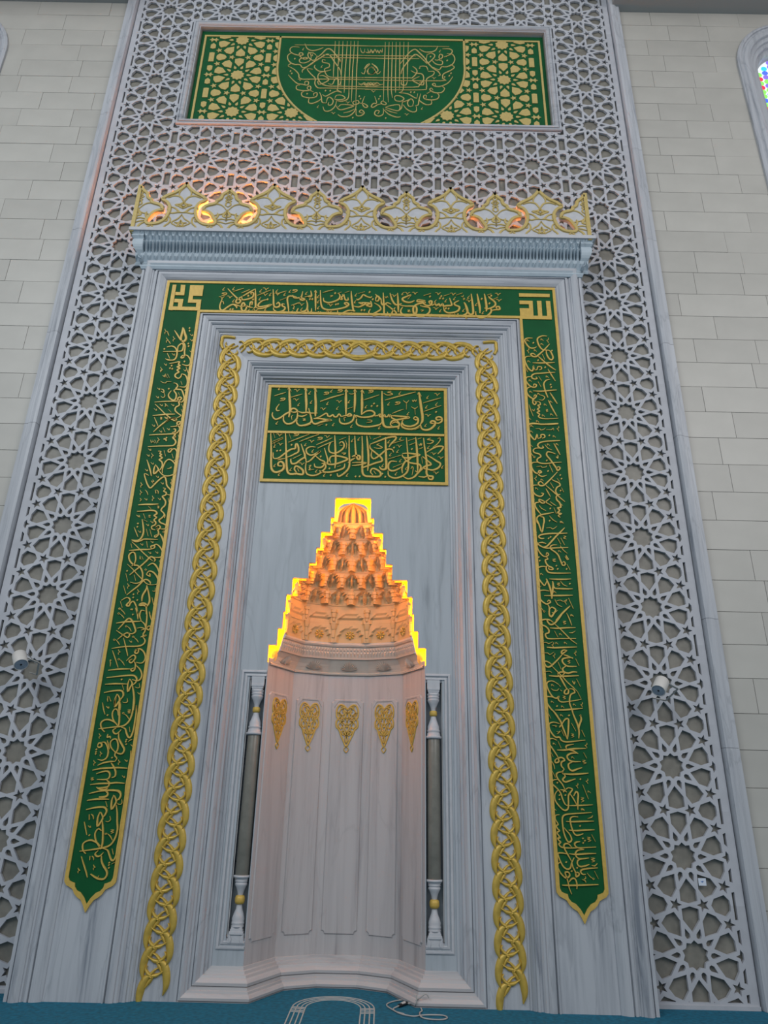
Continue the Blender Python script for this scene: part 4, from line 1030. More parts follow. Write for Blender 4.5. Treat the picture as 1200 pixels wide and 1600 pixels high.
# ================================================================ CALLIGRAPHY
#CALLIG
TEXT = """
@ plaque 410 595 8 0
30 335,95 340,200 345,300 345,380 330,460
30 540,100 545,200 550,300 545,390
30 660,100 663,200 668,300 665,400 662,450
14 318,115 335,92 362,140
14 525,118 542,95 562,140
14 645,118 662,95 682,150
12 148,195 220,172 295,150
12 360,212 430,190 500,172
18 722,265 860,215 1020,172
16 215,295 175,350 185,378 218,378
24 130,400 125,440 160,485 220,470 290,420 340,395 370,355 410,355 440,385 400,400 350,390
22 440,385 500,405 560,400 600,410 690,410
24 270,435 265,500 310,545 380,530 430,480 440,430 440,400
20 440,440 500,450 560,425
24 580,350 600,430 615,490 600,530 540,555 470,565 430,530 435,495
26 620,480 625,520 660,545 720,525 790,505 865,495 800,490 720,478 640,480
22 640,480 720,455 800,410 820,445 850,450 880,430 900,455 930,455 960,420 985,450 1015,445
30 1045,115 1045,200 1045,300 1045,430
28 1155,115 1158,200 1155,300 1148,400
14 1030,140 1047,112 1070,150
14 1140,140 1157,112 1178,150
24 1010,445 1060,435 1090,415 1115,440 1060,450
24 965,470 970,520 1020,545 1090,530 1135,490 1150,430 1175,470
10 370,495 365,450 385,440
10 1030,510 1020,470 1045,465
12 505,480 540,485 510,500 545,505
10 530,575 605,550
10 690,570 760,545
12 1065,355 1130,335
10 1080,165 1120,172 1160,160
c 213 100
c 592 155
c 455 300
c 610 270
c 815 285
c 865 130
c 1083 265
c 938 345
c 183 530
c 887 550
c 1115 570
v 435 128
v 425 245
v 960 268
v 762 360
o 255 240
o 800 165
o 970 135
d 800 555
@ plaque 550 600 8 0
30 125,80 125,200 125,300 118,390
14 110,105 127,78 152,125
30 375,95 375,200 378,300 378,400 390,500 420,540 480,545 540,540 590,530
32 835,110 850,200 865,300 880,400 878,470 855,505
14 820,140 835,108 865,160
24 118,390 170,350 240,340 285,370 260,405 190,420 110,420 50,400 20,400
22 260,405 320,400 350,380 345,410 380,415 410,390 415,415 445,410 460,385 470,420
24 60,440 55,490 90,525 180,540 280,530 350,510 375,480
18 410,208 600,155 795,105
12 148,205 240,175 340,142
12 395,120 440,145 510,135 470,115 440,110 490,98
12 890,243 1000,210 1110,180
12 900,350 1010,310 1115,275
12 500,375 570,345 645,320
12 752,205 765,225 780,205 795,222 808,200
12 640,210 680,240 710,210
12 680,240 680,325
12 740,290 785,315 820,290
12 785,315 790,390
24 480,400 540,405 600,410 660,415 720,425 640,440 560,455 500,470 480,510 500,530
24 480,385 500,430 550,455 590,500 580,540 540,545
18 500,500 540,480 580,500
24 765,440 790,415 825,440 820,490 780,520 720,535 650,520 625,480 640,455
20 765,440 800,455 820,450
24 620,490 620,530 660,560 740,570 810,550 860,510
10 780,578 850,550
10 180,490 240,480 245,460 190,455
28 855,505 870,560 920,580 980,565 1030,520 1040,480 1000,465 980,490 1020,500
24 1030,490 1080,495 1120,470 1120,430 1085,415 1050,430 1065,455 1110,450
c 597 118
c 458 252
c 175 288
c 343 548
c 700 375
c 930 290
c 945 168
c 1055 255
c 920 520
c 1085 550
o 235 102
o 570 248
v 1065 138
v 950 400
d 275 250
d 245 280
d 315 280
d 1050 355
d 580 560
@ plaque 405 670 8 0
28 145,60 150,200 150,350 150,470 165,520 200,545 260,535 305,500 305,440 275,415 240,430 240,465 290,470
28 330,60 335,200 340,350 345,480 360,550 400,570 470,565 540,575 550,530 510,490 460,470 440,510 470,550
18 480,500 500,540
12 165,165 300,110
12 165,190 300,128
12 365,175 490,125 630,72
12 500,168 620,120 750,75
14 715,205 820,160 915,118
14 730,248 820,205 930,160
12 1000,145 1085,112
18 420,378 530,325
10 180,60 200,120
10 375,70 400,135
10 190,185 195,235
24 175,300 180,370 240,370 310,320 350,290 400,260 450,250 455,210 470,190 490,230 490,290 440,320 380,350 340,360
14 230,395 290,380 340,375
24 525,195 550,270 575,350 520,390 460,435 410,440 395,400 400,380
24 560,300 575,360 590,400
22 705,235 640,230 590,260 600,310 650,335 720,310 765,280 700,340 640,400 600,420 580,400
22 590,410 580,500 600,570 680,590 760,560 830,490 820,440 780,440
22 700,340 760,390 820,420 800,470 760,490 700,480 690,440
24 815,245 840,330 860,400 850,440 920,450 1000,430 1090,395 1100,375 1020,350 960,345 900,350 880,390 895,430
24 945,85 950,200 955,330 955,420 945,500
22 1000,190 1030,165 1060,190 1055,240 1000,290 940,310 880,290 870,230 895,175
16 1005,210 1040,215
18 1030,310 1085,310 1050,330
24 1070,440 1060,490 1000,520 900,545 800,545 750,530
24 975,560 990,600 1050,570 1110,510 1130,440 1125,300 1125,90
22 1110,430 1160,390 1200,370
12 620,470 650,460 625,490 640,500 620,520 690,510
12 975,480 1020,465
10 1075,150 1095,200 1085,260
v 255 85
v 265 200
v 655 165
v 850 105
v 535 445
c 195 220
c 580 200
c 195 460
c 395 510
c 670 280
c 250 570
c 715 530
c 815 580
c 1165 150
c 1100 580
o 465 80
o 760 130
d 405 205
d 225 280
d 265 275
d 770 350
d 878 500
d 895 585
@ plaque 550 670 8 0
26 35,95 40,200 50,320 70,380 95,385 100,350 70,340 20,345 0,355
26 125,95 130,200 130,300 130,400 130,540 160,590 240,600 340,600 360,560 320,520 260,500 230,540 260,580
16 270,530 300,570
26 185,95 195,200 205,330 205,430 195,530
18 0,430 80,425 180,430 120,450 60,460 0,465
24 225,200 350,150 450,115 545,105 540,140 490,190 460,235
24 225,205 230,250 300,310 370,370 370,410 300,430 220,460 150,485 120,500
22 250,280 240,340 270,380 330,350 400,290 450,260 500,265 520,300
12 275,240 330,250 380,240 340,215 310,205 345,190
28 418,110 420,200 425,350 428,480 410,510 370,510 340,475
14 265,138 365,98
14 500,190 650,145
14 450,385 610,335
14 510,488 630,440
10 220,95 235,135
24 560,415 490,410 455,450 460,510 510,530 570,510 615,485
24 450,530 460,590 530,620 620,600 690,540 705,450 700,350 680,115
24 640,600 700,630 770,610 820,560 870,510 920,470 990,450 940,400 880,350
24 630,315 700,310 780,320 850,330 780,350 700,370 640,360 625,325
24 640,360 700,420 780,440 840,450 860,490 830,550 790,530
24 630,560 625,490 660,420 700,400 760,350
26 795,110 805,200 815,330 820,450 820,540
26 895,120 905,220 925,350 935,480 930,550 950,590 1010,600 1000,635 960,630 950,590
22 930,300 1000,255 1070,225 1140,230 1110,280 1070,320
24 930,330 1000,370 1060,410 1105,440 1080,490 1010,520 940,510 880,500
22 830,600 900,610 950,590
14 935,190 980,190 1020,160 970,145 940,140 985,120
12 1070,130 1095,120 1100,150 1060,200 1010,235
14 715,210 790,180
14 700,155 790,125
14 830,260 885,240
14 820,135 870,118
12 835,195 845,215 860,185 865,215 875,190
12 735,510 750,480 765,500 750,585
12 870,360 880,440
d 525 240
d 748 258
d 380 565
d 415 605
d 45 600
d 95 600
v 590 225
v 1110 370
v 1050 560
v 1020 320
c 85 130
c 605 125
c 460 165
c 480 325
c 570 285
c 605 400
c 385 460
c 550 565
c 680 495
c 955 235
c 1130 480
@ band 335 440 8 0
24 170,95 230,160 300,225 330,240 310,275 275,270 275,240 320,210 350,190
24 100,220 70,300 75,350 110,362 170,320 230,290 280,300 340,320
14 92,262 110,255 120,290
24 240,295 280,320 275,340
26 340,320 400,310 395,350 370,375 340,350 345,290 370,270 385,300 440,325 480,330
24 440,325 450,270 475,260 470,300
24 355,190 430,145 510,100
24 345,200 355,235 420,225 480,200 490,150 460,145 465,170
26 512,95 515,180 515,260 515,320 490,340
24 670,230 600,245 550,290 560,320 640,310 715,290 640,330 560,345 520,325
26 735,105 740,200 745,310 790,325 820,300 800,265 775,290
24 880,290 850,285 850,310 885,330 860,370 790,385 745,360 740,330
12 240,130 300,110 370,90
12 340,150 400,125 445,105
12 540,180 610,150 705,112
12 780,160 840,140 905,122
12 820,240 900,208
24 930,400 925,320 912,230 930,190 990,190 1030,200
24 980,175 1000,210 1080,210 1130,225 1100,240 1070,220 1090,190 1105,130
22 1130,200 1200,180
26 1150,240 1165,300 1150,360 1100,385 1050,400 1030,380 1050,340
14 960,305 1020,285 1070,265
14 935,395 985,370
12 985,300 1000,320 985,345 1005,350
d 200 352
d 230 352
d 485 230
d 665 228
d 425 185
c 118 95
c 242 90
c 240 245
c 430 365
c 580 120
c 570 220
c 700 165
c 782 120
c 880 160
c 945 125
c 1150 150
c 1090 350
c 640 350
v 95 210
v 195 200
v 645 100
v 635 170
v 790 165
v 515 368
v 1090 295
o 125 165
o 1005 125
@ band 480 445 8 0
24 45,80 55,130 40,155 0,150
24 5,230 10,340 50,345 55,300
28 105,80 105,180 105,330
14 90,100 105,75 122,110
26 165,75 168,170 175,250 200,300 270,320 380,310 480,285 520,250 490,230 470,245 500,265
24 205,170 210,210 270,230 350,210 400,180 410,140 395,115
22 400,180 435,190 430,155 450,145 440,125
24 460,120 475,190 510,195 510,165
26 550,85 555,170 565,250 580,330 600,330
24 380,325 385,370 420,375 470,345 530,325 600,335
24 570,270 640,285 700,260 730,240 700,230 680,245 640,230
24 640,230 720,230 790,240 740,260 800,280 800,230 790,210
12 195,105 260,85 330,70
12 380,115 430,95
12 470,105 530,85
12 640,115 720,92
22 620,180 630,195 670,170 700,130 740,150 790,165 810,150
24 840,235 900,270 920,310 880,340 820,370 780,375 770,345 790,310
22 850,205 880,210 900,180 890,150 860,165 855,200
22 850,125 880,150 915,180 930,210
26 950,105 955,200 960,290 965,380 1010,380 1000,345
26 1035,110 1060,190 1100,250 1140,255 1180,240
24 925,180 930,240 960,260 1000,230 1050,250
24 980,250 1050,300 1110,350 1100,380 1060,370 1070,330 1100,290
26 1130,110 1135,200 1138,290 1138,350
10 970,150 985,170 1000,150 1010,170
14 820,400 920,380
12 540,365 570,355
12 490,370 560,350
12 285,145 320,140 290,160
d 350 110
d 35 185
d 65 185
d 140 350
d 165 350
d 360 250
d 385 245
d 470 235
d 680 322
d 715 322
d 780 98
d 820 185
d 1035 395
c 138 150
c 138 215
c 140 290
c 610 130
c 600 215
v 290 262
v 275 350
v 1085 145
@ band 625 445 7.06 0
26 785,105 795,180 805,260 805,320 770,330 740,290 715,210
26 850,105 865,180 880,260 880,320
26 930,105 945,180 955,260 950,300
24 120,115 60,140 25,160 50,190 110,200 160,180
24 0,230 60,240 120,240 180,250 175,320 120,345 50,345 10,310 10,280 30,250
24 280,180 200,170 190,190 240,190 280,200 200,215 150,250 150,310 190,350 260,350 320,310 325,260 260,245 220,235
24 250,210 300,235 340,225 350,185 320,190 330,215
24 350,235 390,215 400,235 430,215 440,240 470,215 480,240 520,235 570,230 560,190 545,150
24 480,250 490,290 530,315 590,310 640,290 655,250 610,230 600,205 650,180
24 640,320 640,345 690,345 735,320 745,280 720,220 705,200
24 835,300 840,350 890,370 950,355 1000,310 1005,280 990,265
22 1000,290 1050,280 1100,275 1090,245 1060,250 1070,270
22 930,260 970,270 1040,240 1050,200 990,150 975,130
12 85,165 125,115
12 260,125 340,100
12 480,130 545,108
12 620,120 690,95
12 960,120 1005,105
12 1030,165 1080,140
12 80,285 110,285 85,300 120,305
12 225,285 260,285 235,300
10 600,320 610,350
10 675,130 690,140 700,120
d 330 135
d 440 155
d 475 155
d 455 130
d 505 265
d 535 268
d 705 160
d 900 160
d 985 210
d 1005 125
c 30 100
c 600 155
c 755 140
c 840 220
c 390 185
c 445 290
c 445 345
c 335 340
c 540 345
c 735 360
c 700 285
c 915 310
c 505 180
v 80 100
v 165 100
v 420 105
v 585 110
v 395 270
v 760 185
v 1080 112
v 1090 178
@ tablet 430 55 7.5 0
12 230,118 600,122 975,128 1200,135
14 285,145 210,140 175,165 185,205 250,235 320,240 320,215 285,215 290,250 340,285 380,275 350,265 290,285 290,320 340,330 410,300 420,240 390,200
14 350,105 375,160 430,185 500,175 565,150
14 200,210 150,240 155,300 215,345 290,350 320,385 370,375 450,330
16 320,445 320,415 380,370 450,320 530,270 600,230 640,240 690,310 760,410 770,470
16 470,280 540,230 600,170 650,170 700,220 750,290 770,320 755,280
14 480,240 450,215 390,215 390,260 440,300 480,280 490,240
14 150,360 190,335 250,355
14 150,365 230,410 275,460 280,500 320,520 400,520 700,520 1200,530
14 440,405 375,400 420,460 470,510 465,570 500,620 600,625 1200,640
12 590,300 560,290 555,320 630,340 630,380 580,400 590,450 640,495 800,500 1200,505
14 470,355 460,380 510,425 580,430 655,410
14 580,430 520,450 500,500 540,570 620,600 780,605 1200,612
14 520,480 570,480 630,520 580,560 510,580 500,540
14 620,570 670,580 700,520 740,520 740,580 760,580 775,520
14 155,470 200,520 260,570 320,580 380,590 390,550 350,550 350,580
14 290,585 250,600 255,640 330,655 400,650 420,620 400,600 375,630 450,670
14 340,665 310,680 320,720 400,740 480,725 490,680 450,690 455,715
14 400,740 390,790 430,805 500,780 540,750
14 520,675 540,720 550,790 600,800
14 555,700 590,720 650,690 720,660 780,680
14 600,800 610,750 640,730 680,770 660,820 620,820 630,790
14 560,840 580,890 640,890 700,840 720,770
14 700,740 720,710 780,710 820,740 780,760 720,760 690,750
14 720,770 760,780 820,770 860,730 865,600
14 720,830 730,860 770,880 850,860 920,835 850,820 770,820 740,850
14 735,935 780,960 870,950 940,880 945,770
12 800,915 870,900 930,870
14 945,770 910,790 930,820 980,800 970,770 930,775
14 980,800 1050,810 1085,840 1050,850 1020,800 1050,720
14 950,870 950,940 1000,950 1045,915 1010,880 985,905 1030,920
12 705,75 695,250 685,400 682,510
12 750,75 745,250 735,400 735,600 730,650
12 795,75 788,250 778,400 770,600
12 845,75 835,250 822,400 812,600 808,680
12 888,75 880,250 872,400 865,600
12 928,75 920,250 908,400 900,620 892,790
12 970,75 965,250 955,400 950,620 945,770
14 720,640 745,660 780,665
12 560,235 700,238 1200,245
12 560,265 700,268 1200,275
14 1040,400 1080,350 1110,340
14 1010,440 1040,460 1060,400
14 1075,420 1090,455 1140,460 1170,420 1130,375 1090,400
14 1140,340 1170,370 1200,400
10 1000,155 1010,200 1040,210 1050,165
10 1055,200 1090,210 1085,165
10 1100,190 1110,215 1125,175 1140,215 1150,190
10 975,560 1010,590 1040,560 1060,590 1090,560 1120,595 1150,560 1200,580
10 975,585 1030,575 1080,600 1140,575 1200,595
d 230 280
d 435 240
d 195 452
d 180 425
d 590 655
d 645 655
d 985 720
d 1000 748
d 910 970
d 375 690
c 330 165
c 545 370
c 500 840
c 505 545
v 680 920
v 290 530
v 850 795
@ tablet 570 55 7.5 0
12 0,133 500,133 990,138
12 0,245 400,248 600,250
12 0,275 400,278 640,280
12 240,85 235,250 225,450 220,770
12 285,85 278,250 275,450 270,640 275,790
12 325,85 320,250 315,450 310,640 325,740
12 368,85 365,250 360,450 360,640 360,680
12 412,85 410,250 408,450 405,640
12 458,85 455,250 452,450 450,640 400,680
12 510,85 505,250 500,400 498,530
16 415,340 470,270 530,200 590,170 640,210 700,270 740,330 800,390 860,430 885,470 860,480
16 425,460 440,400 500,320 560,250 600,230 660,270 730,340
14 640,165 700,200 780,200 830,180 855,135
14 730,230 720,300 740,330 800,280 820,240 780,215 740,230
14 910,165 990,165 1025,190 1000,230 930,260
14 900,290 870,270 880,230 910,240 905,270 850,300 820,290
14 780,290 830,340 900,350 910,310 870,300
14 960,220 1030,230 1055,290 1020,350 950,375 900,375 870,410 800,380
14 740,420 720,370 640,370
14 560,370 600,400 610,440 560,500 500,505 0,500
14 540,420 600,450 670,460 690,520 640,590 560,615 0,612
14 640,490 560,530 620,570 680,590 690,550 640,560
14 1000,350 1050,380 1000,420 920,460 910,510 880,540 0,530
14 740,430 810,430 800,470 730,510 720,560 720,620 650,645 0,640
14 500,540 480,590 430,580 430,540
14 1030,490 980,560 900,600 830,605 790,580 820,570 830,600
14 900,600 935,630 900,675 830,680 780,660 760,640 780,625 800,650
14 780,660 725,690
14 840,680 870,710 850,750 780,765 700,750 690,715 720,710 715,745
14 780,765 780,810 720,820 650,780 640,760
14 655,690 635,760 625,820 590,830
14 610,740 590,740 500,690 400,680
14 620,690 610,740
14 560,830 570,780 540,750 500,790 520,840 570,830
14 600,840 605,890 560,905 490,870 450,820
14 345,750 360,715 420,720 460,750 420,780 360,770 350,740
14 440,790 500,770 540,750
14 240,850 300,830 400,820 410,870 380,890 300,870 240,850
14 420,960 370,965 280,930 215,870
12 380,920 300,900 240,870
14 440,780 430,860 390,890
14 215,780 250,800 240,820 200,810 190,790 220,770
14 200,810 150,820 100,850 75,840 100,805 140,800 115,720
14 215,860 215,930 160,955 115,930 130,890 170,895 150,930
12 60,345 20,380 0,400
14 80,340 130,370 155,420 110,450
14 75,375 40,400 40,450 90,460 120,420 80,375
12 110,400 150,460 185,430
10 20,210 60,210 70,170
10 90,190 100,215 120,170 140,210 150,180 170,215 185,180 205,210 205,160
10 0,560 30,590 70,560 100,590 140,560 180,585 215,580
10 0,590 60,575 120,600 215,578
d 770 255
d 965 300
d 1010 450
d 990 480
d 935 495
d 540 672
d 580 672
d 180 720
d 165 750
d 245 975
d 785 725
c 880 190
c 645 385
c 670 860
v 490 935
v 810 510
v 100 665
@ band 215 500 10 90
36 710,125 700,200 680,280 690,330
40 720,130 740,210 760,290 730,340 700,330
26 580,170 620,230 670,310 690,330
26 690,345 730,370 745,420 735,500 735,570 700,600 680,590 710,560 740,580
26 630,490 635,420 690,375 720,400 700,480 640,495 400,500
26 460,430 540,415 600,450 620,520 600,600 550,635 450,620
16 435,610 480,635 540,640
26 735,550 790,570 830,640 820,700 770,720 700,700
28 500,690 580,675 660,660 640,700 670,720 620,740 665,760 620,790 650,820 600,850 590,890 640,920 680,890 690,850
26 690,850 750,870 780,940 780,1010 740,1055 660,1050
26 565,990 610,1000 630,1040 600,1080 640,1090 690,1100 720,1170 730,1240 690,1290 640,1270
26 600,1090 570,1110 605,1160 600,1230 560,1260 500,1220 485,1170 530,1110
26 270,1290 400,1280 540,1275 640,1270 690,1230 660,1210 630,1240 650,1300 650,1340 600,1370 590,1420 640,1470 680,1500 620,1535
26 240,1500 350,1490 460,1480 590,1478
18 275,1320 350,1390 430,1470 500,1530 540,1570
26 440,1600 520,1550 590,1540 600,1590
14 470,185 480,220 495,255
14 470,320 500,350 515,380
14 465,525 485,565 505,610
16 760,740 780,800 800,850
16 680,965 700,1020
14 470,850 500,910
14 440,860 470,915
16 395,870 420,890 440,850 430,905
12 360,960 400,985 440,990 460,970 530,970
18 370,1085 410,1100 410,1140 370,1120
12 410,1130 430,1190 400,1220 365,1195
16 690,1320 720,1390
16 685,1400 715,1480
14 640,1140 660,1185
20 430,1310 450,1340 430,1360
12 460,1330 480,1360
14 480,1400 530,1450
16 265,1530 295,1595
14 685,1540 710,1595
12 360,1530 385,1540 360,1545 385,1555 360,1565
d 815 135
d 815 175
d 795 375
d 800 415
d 420 460
d 735 655
d 535 720
d 510 760
d 545 770
d 490 1080
d 750 1100
d 370 795
c 840 240
c 840 320
c 835 500
c 560 545
c 435 700
c 735 790
c 310 1210
c 330 1080
c 370 1335
c 550 1335
c 280 1405
c 440 1535
v 575 300
v 380 780
v 445 185
v 470 320
@ band 190 650 10 90
26 500,255 580,180 680,100 770,50 830,35 860,60 830,80 790,55 720,0
26 770,175 860,165 910,130 930,100 880,100 870,130 905,180 910,220 870,270 840,280
26 810,210 840,210 840,250 790,265
28 435,305 550,295 700,290 840,285 820,320 850,330 800,340 830,370 850,410 830,450 780,470 600,475 415,485
24 790,510 740,530 730,560 760,570 790,530 840,520 870,570 890,640 870,690 820,700
26 575,555 620,560 600,590 630,610 600,630 640,660 590,690 630,720 640,780 610,840 580,860
30 540,765 510,830 510,910 560,870 580,840 545,780
24 580,850 610,890 640,920 680,940 750,940 830,910 855,850 850,780 800,710 740,685 690,720 660,780 640,850 640,900
24 400,690 430,780 455,870 470,945
26 430,935 360,905 380,1000 410,1080 450,1130 500,1090 570,1020 640,965 680,960 700,1020 710,1090 770,1160 800,1210 770,1240 710,1230
26 650,1130 690,1140 660,1180 700,1200 690,1240 640,1260 660,1290 690,1340 680,1400 640,1440 620,1480 660,1520 680,1560 670,1600
28 265,1395 370,1385 480,1385 580,1380
28 245,1495 350,1490 450,1480 530,1490 555,1530 520,1560 560,1590
16 515,25 545,95 575,165
16 650,185 685,260
16 885,300 910,370
16 665,540 690,635
16 790,595 810,665
16 730,1290 755,1400
14 520,380 550,435
14 490,385 520,430
14 460,380 470,420 500,400
14 780,990 790,1040 770,1050 800,1100
14 370,1160 400,1190 415,1240
14 545,1160 575,1180 575,1220
28 530,1160 540,1215
12 345,1530 370,1600
14 425,1420 465,1455
12 560,1410 590,1420 565,1430 590,1440 570,1450
12 610,25 635,30 610,45 635,55
12 490,1000 510,1030 470,1020 500,1060
12 715,830 750,825 780,800 770,830
12 290,1290 310,1310 290,1340
12 430,1555 455,1560 430,1575 455,1585
d 930 175
d 880 475
d 690 370
d 705 345
d 700 385
d 735 1480
d 740 1520
d 670 365
c 700 35
c 500 155
c 610 245
c 730 210
c 440 530
c 415 620
c 480 745
c 390 850
c 560 955
c 635 1055
c 380 1305
c 590 1300
c 255 1565
v 585 380
v 490 625
v 320 1080
v 310 1200
v 500 1290
@ band 165 800 10 90
28 575,120 590,220 595,320 560,410 500,450 410,440
24 410,440 480,470 560,450 600,430 700,430 820,435
26 790,0 800,30 760,60 800,90 760,130 790,170 770,210 725,230 730,270 780,285
24 790,240 830,215 860,240 830,280 800,250 830,310 820,370 780,400 770,375 820,360
26 890,0 920,50 880,100 840,130 860,170 930,200 960,235 930,270 860,270
32 850,345 890,410 915,500 918,590
26 370,605 450,600 560,590 650,590 740,580
24 720,575 710,540 770,530 760,570 720,575
24 740,530 800,510 860,560 900,640 890,690 840,715 740,710
18 415,470 500,550 590,640 680,720 740,770
26 380,990 450,930 540,860 640,770 700,710 740,710 780,750 760,780
26 410,850 450,820 475,740 460,650 420,635 370,680 380,760 440,830 500,840 550,880 580,950 580,1030 560,1090 480,1120 390,1100
16 345,820 420,890 500,980 580,1060 640,1120 700,1140 780,1140
26 335,1300 420,1230 510,1160 600,1070 650,1060 700,1100 700,1130
26 660,850 720,810 770,820 820,890 840,960 820,1010
26 640,980 680,930 740,940 790,990 820,1050 820,1120 770,1140
28 640,980 700,1010 690,960
30 650,1150 640,1210 580,1310 570,1400
32 650,1160 680,1290 690,1400 650,1470 600,1460 530,1460 570,1430 630,1440 640,1500 640,1600
26 250,1385 330,1340 380,1360 380,1400 340,1440 330,1465 370,1470 390,1430 440,1400 490,1500 500,1600
24 540,1600 560,1540 620,1550
14 595,35 625,110
16 450,245 480,320 510,395
14 640,270 670,385
14 695,275 725,390
16 645,460 660,560
14 400,500 415,565
14 320,965 350,1085
14 450,985 475,1080
18 285,1155 320,1280
18 730,1340 755,1460
14 235,1395 265,1500
12 250,1520 300,1590
14 600,125 655,155
18 540,690 550,750 535,720
14 570,700 590,745
12 675,60 700,65 675,80 705,90
12 780,1190 775,1245 735,1235
14 690,1560 700,1595
d 510 185
d 500 235
d 985 25
d 340 925
d 440 1290
d 435 1340
d 500 1380
d 405 1525
c 515 70
c 725 160
c 655 205
c 530 310
c 725 470
c 565 510
c 690 640
c 800 635
z 910 315
z 855 775
z 630 905
z 220 1515
v 365 1160
v 520 1250
@ band 145 950 10 90
26 670,0 700,90 708,180
28 370,240 500,220 640,215 750,210
28 400,335 470,260 540,180 590,170 630,230 660,310 670,370 620,405 560,395
24 840,0 850,120 840,240 820,360 790,410 800,440
22 760,200 735,120 760,45 810,45
24 750,200 810,250 840,320 880,345 910,300 880,285 840,320
20 695,320 760,310 810,330 760,350
26 750,460 790,440 840,430 800,450
26 780,450 820,510 790,570 700,600 500,605 300,635
24 390,495 470,430 540,390 580,420 550,465 500,440 375,355
24 650,690 680,650 720,660 700,710 660,700 680,660 740,640 800,690 825,770 800,840 750,865 680,850
24 530,830 600,760 650,740 670,780 640,830 600,860 570,830 620,800
24 650,840 670,880 660,960 620,990 600,960 650,940
24 680,900 740,960 770,1040 750,1110 700,1140 620,1120
28 245,975 380,960 480,955 600,955
28 220,1090 400,1070 560,1055 650,1060 690,1110 670,1170 620,1210
28 195,1195 350,1185 540,1190
28 180,1325 300,1300 420,1290 470,1310 480,1370 440,1430
26 580,1110 550,1200 550,1310 590,1240 620,1180 585,1115
28 620,1200 640,1320 650,1450 640,1600
28 385,1345 350,1440 350,1545 400,1480 430,1430 390,1350
26 420,1440 430,1520 430,1600
18 885,60 900,130 925,205
14 440,30 480,60 510,105
14 430,95 470,130 495,165
16 485,470 510,570 540,700 550,755
14 370,500 400,540 425,580
14 540,290 580,320 605,370
14 645,460 690,500 715,540
16 310,665 350,780 400,935
14 430,810 470,850 500,900
14 465,1205 490,1285
22 240,1380 235,1455
12 260,1385 285,1460
16 155,1480 180,1595
14 270,820 280,860 275,915
12 730,1180 735,1240 700,1250 665,1235
12 540,1410 545,1470 500,1480 470,1470
18 685,1520 690,1600
14 330,1600 360,1570
z 425 15
z 410 90
z 525 290
z 635 455
z 340 500
z 410 805
d 630 105
d 620 25
d 455 1120
d 280 820
c 590 525
c 720 1335
c 235 1550
v 420 690
@ band 120 1090 10 90
28 670,0 665,150 670,300 660,420 640,450
24 590,150 600,60 620,0
22 640,440 570,340 560,240 600,180 640,200 650,280
28 890,0 885,120 870,240 830,350 770,420 700,450 560,465 345,490
26 440,540 390,480 380,400 440,350 520,350 600,390 640,440
28 935,120 930,240 910,380 890,500 850,610 810,620 780,560 760,490 700,465
24 700,500 640,560 590,560 570,510 620,480
28 660,560 660,640 710,740 745,810 720,870 670,880 600,850
24 600,850 540,780 530,700 580,650 630,660 650,740 640,820 610,860 600,910 630,950 600,1000
26 490,570 480,620 520,610 530,640
28 330,750 350,710 390,720 390,760 350,780 325,755
24 390,700 440,700 480,760 495,850 470,940 400,980 330,965
26 330,1060 420,1020 530,1000 600,1000
26 540,1020 580,1080 610,1160 600,1230 550,1250
28 250,1135 370,1110 520,1100 650,1095 795,1105
26 310,1190 400,1160 480,1150 520,1190 510,1250 460,1280 320,1280
26 460,1280 510,1330 490,1390 400,1410 320,1410
26 215,1360 350,1345 520,1340 620,1330 750,1340
28 195,1500 320,1470 480,1450 600,1450 670,1480 690,1540 660,1600
26 480,1460 490,1520 440,1555 350,1560
28 850,830 845,950 820,1080 800,1230 770,1400 755,1600
24 580,1520 560,1600
22 180,1600 300,1590 480,1590
16 405,85 420,180 445,265
16 825,460 835,540
14 740,260 780,280 820,340
18 480,670 500,740 515,810
16 810,690 840,665 870,655
20 480,20 490,65
12 520,20 540,60
12 790,20 790,70 750,80 720,70
12 800,190 850,195 800,215 845,225 800,240 840,245
12 225,1250 265,1255 225,1275 270,1280 230,1300
z 730 245
d 485 275
d 780 660
d 770 690
d 775 730
d 310 810
d 300 880
d 555 940
d 305 850
c 485 155
c 865 750
c 770 985
c 730 1235
v 370 600
v 385 880
v 285 1020
v 670 1010
@ band 100 1230 10 90
28 400,100 520,70 640,50 780,50 860,60 890,110 870,170 830,210
26 650,60 690,100 650,145 550,150
26 510,0 560,30 640,40 690,10
28 365,210 480,190 600,185 710,190
30 350,350 460,325 570,310 640,320 670,370 640,440 610,470
30 785,125 750,210 745,345 800,270 820,210 790,130
28 820,280 835,400 835,540 840,660 800,800 730,900 640,940 540,960 410,980 250,1000
28 975,0 950,200 920,400 890,600 870,780 840,920 820,1060 780,1140 740,1130 710,1050 680,980 600,950
30 570,385 530,480 525,610 580,540 610,470 575,390
30 600,520 610,640 610,780 600,900 570,970
24 560,940 500,830 490,720 540,650 590,680
26 345,1040 300,980 300,890 360,840 440,830 520,870 570,920
24 620,1020 570,1070 520,1080 490,1040 540,990
30 590,1070 590,1150 620,1230 670,1310 670,1380 620,1435 540,1430 480,1400 420,1355
18 520,1430 550,1380
18 320,540 340,640 360,745
20 275,1080 310,1200 350,1330 370,1410
14 655,220 680,310
14 690,730 730,770 760,830
16 755,960 775,1050
28 400,425 400,510
16 430,420 460,450 465,500
28 410,1075 405,1140
16 440,1075 465,1100 465,1140
12 905,190 910,250 870,270 840,255
12 720,450 730,510 690,540 655,530
12 735,665 785,670 735,690 780,705 740,725
16 750,1200 800,1170
z 660 730
d 400 750
d 710 1180
d 705 1215
d 705 1260
c 400 615
v 240 1300
v 480 1250
@ band 800 510 10 -90
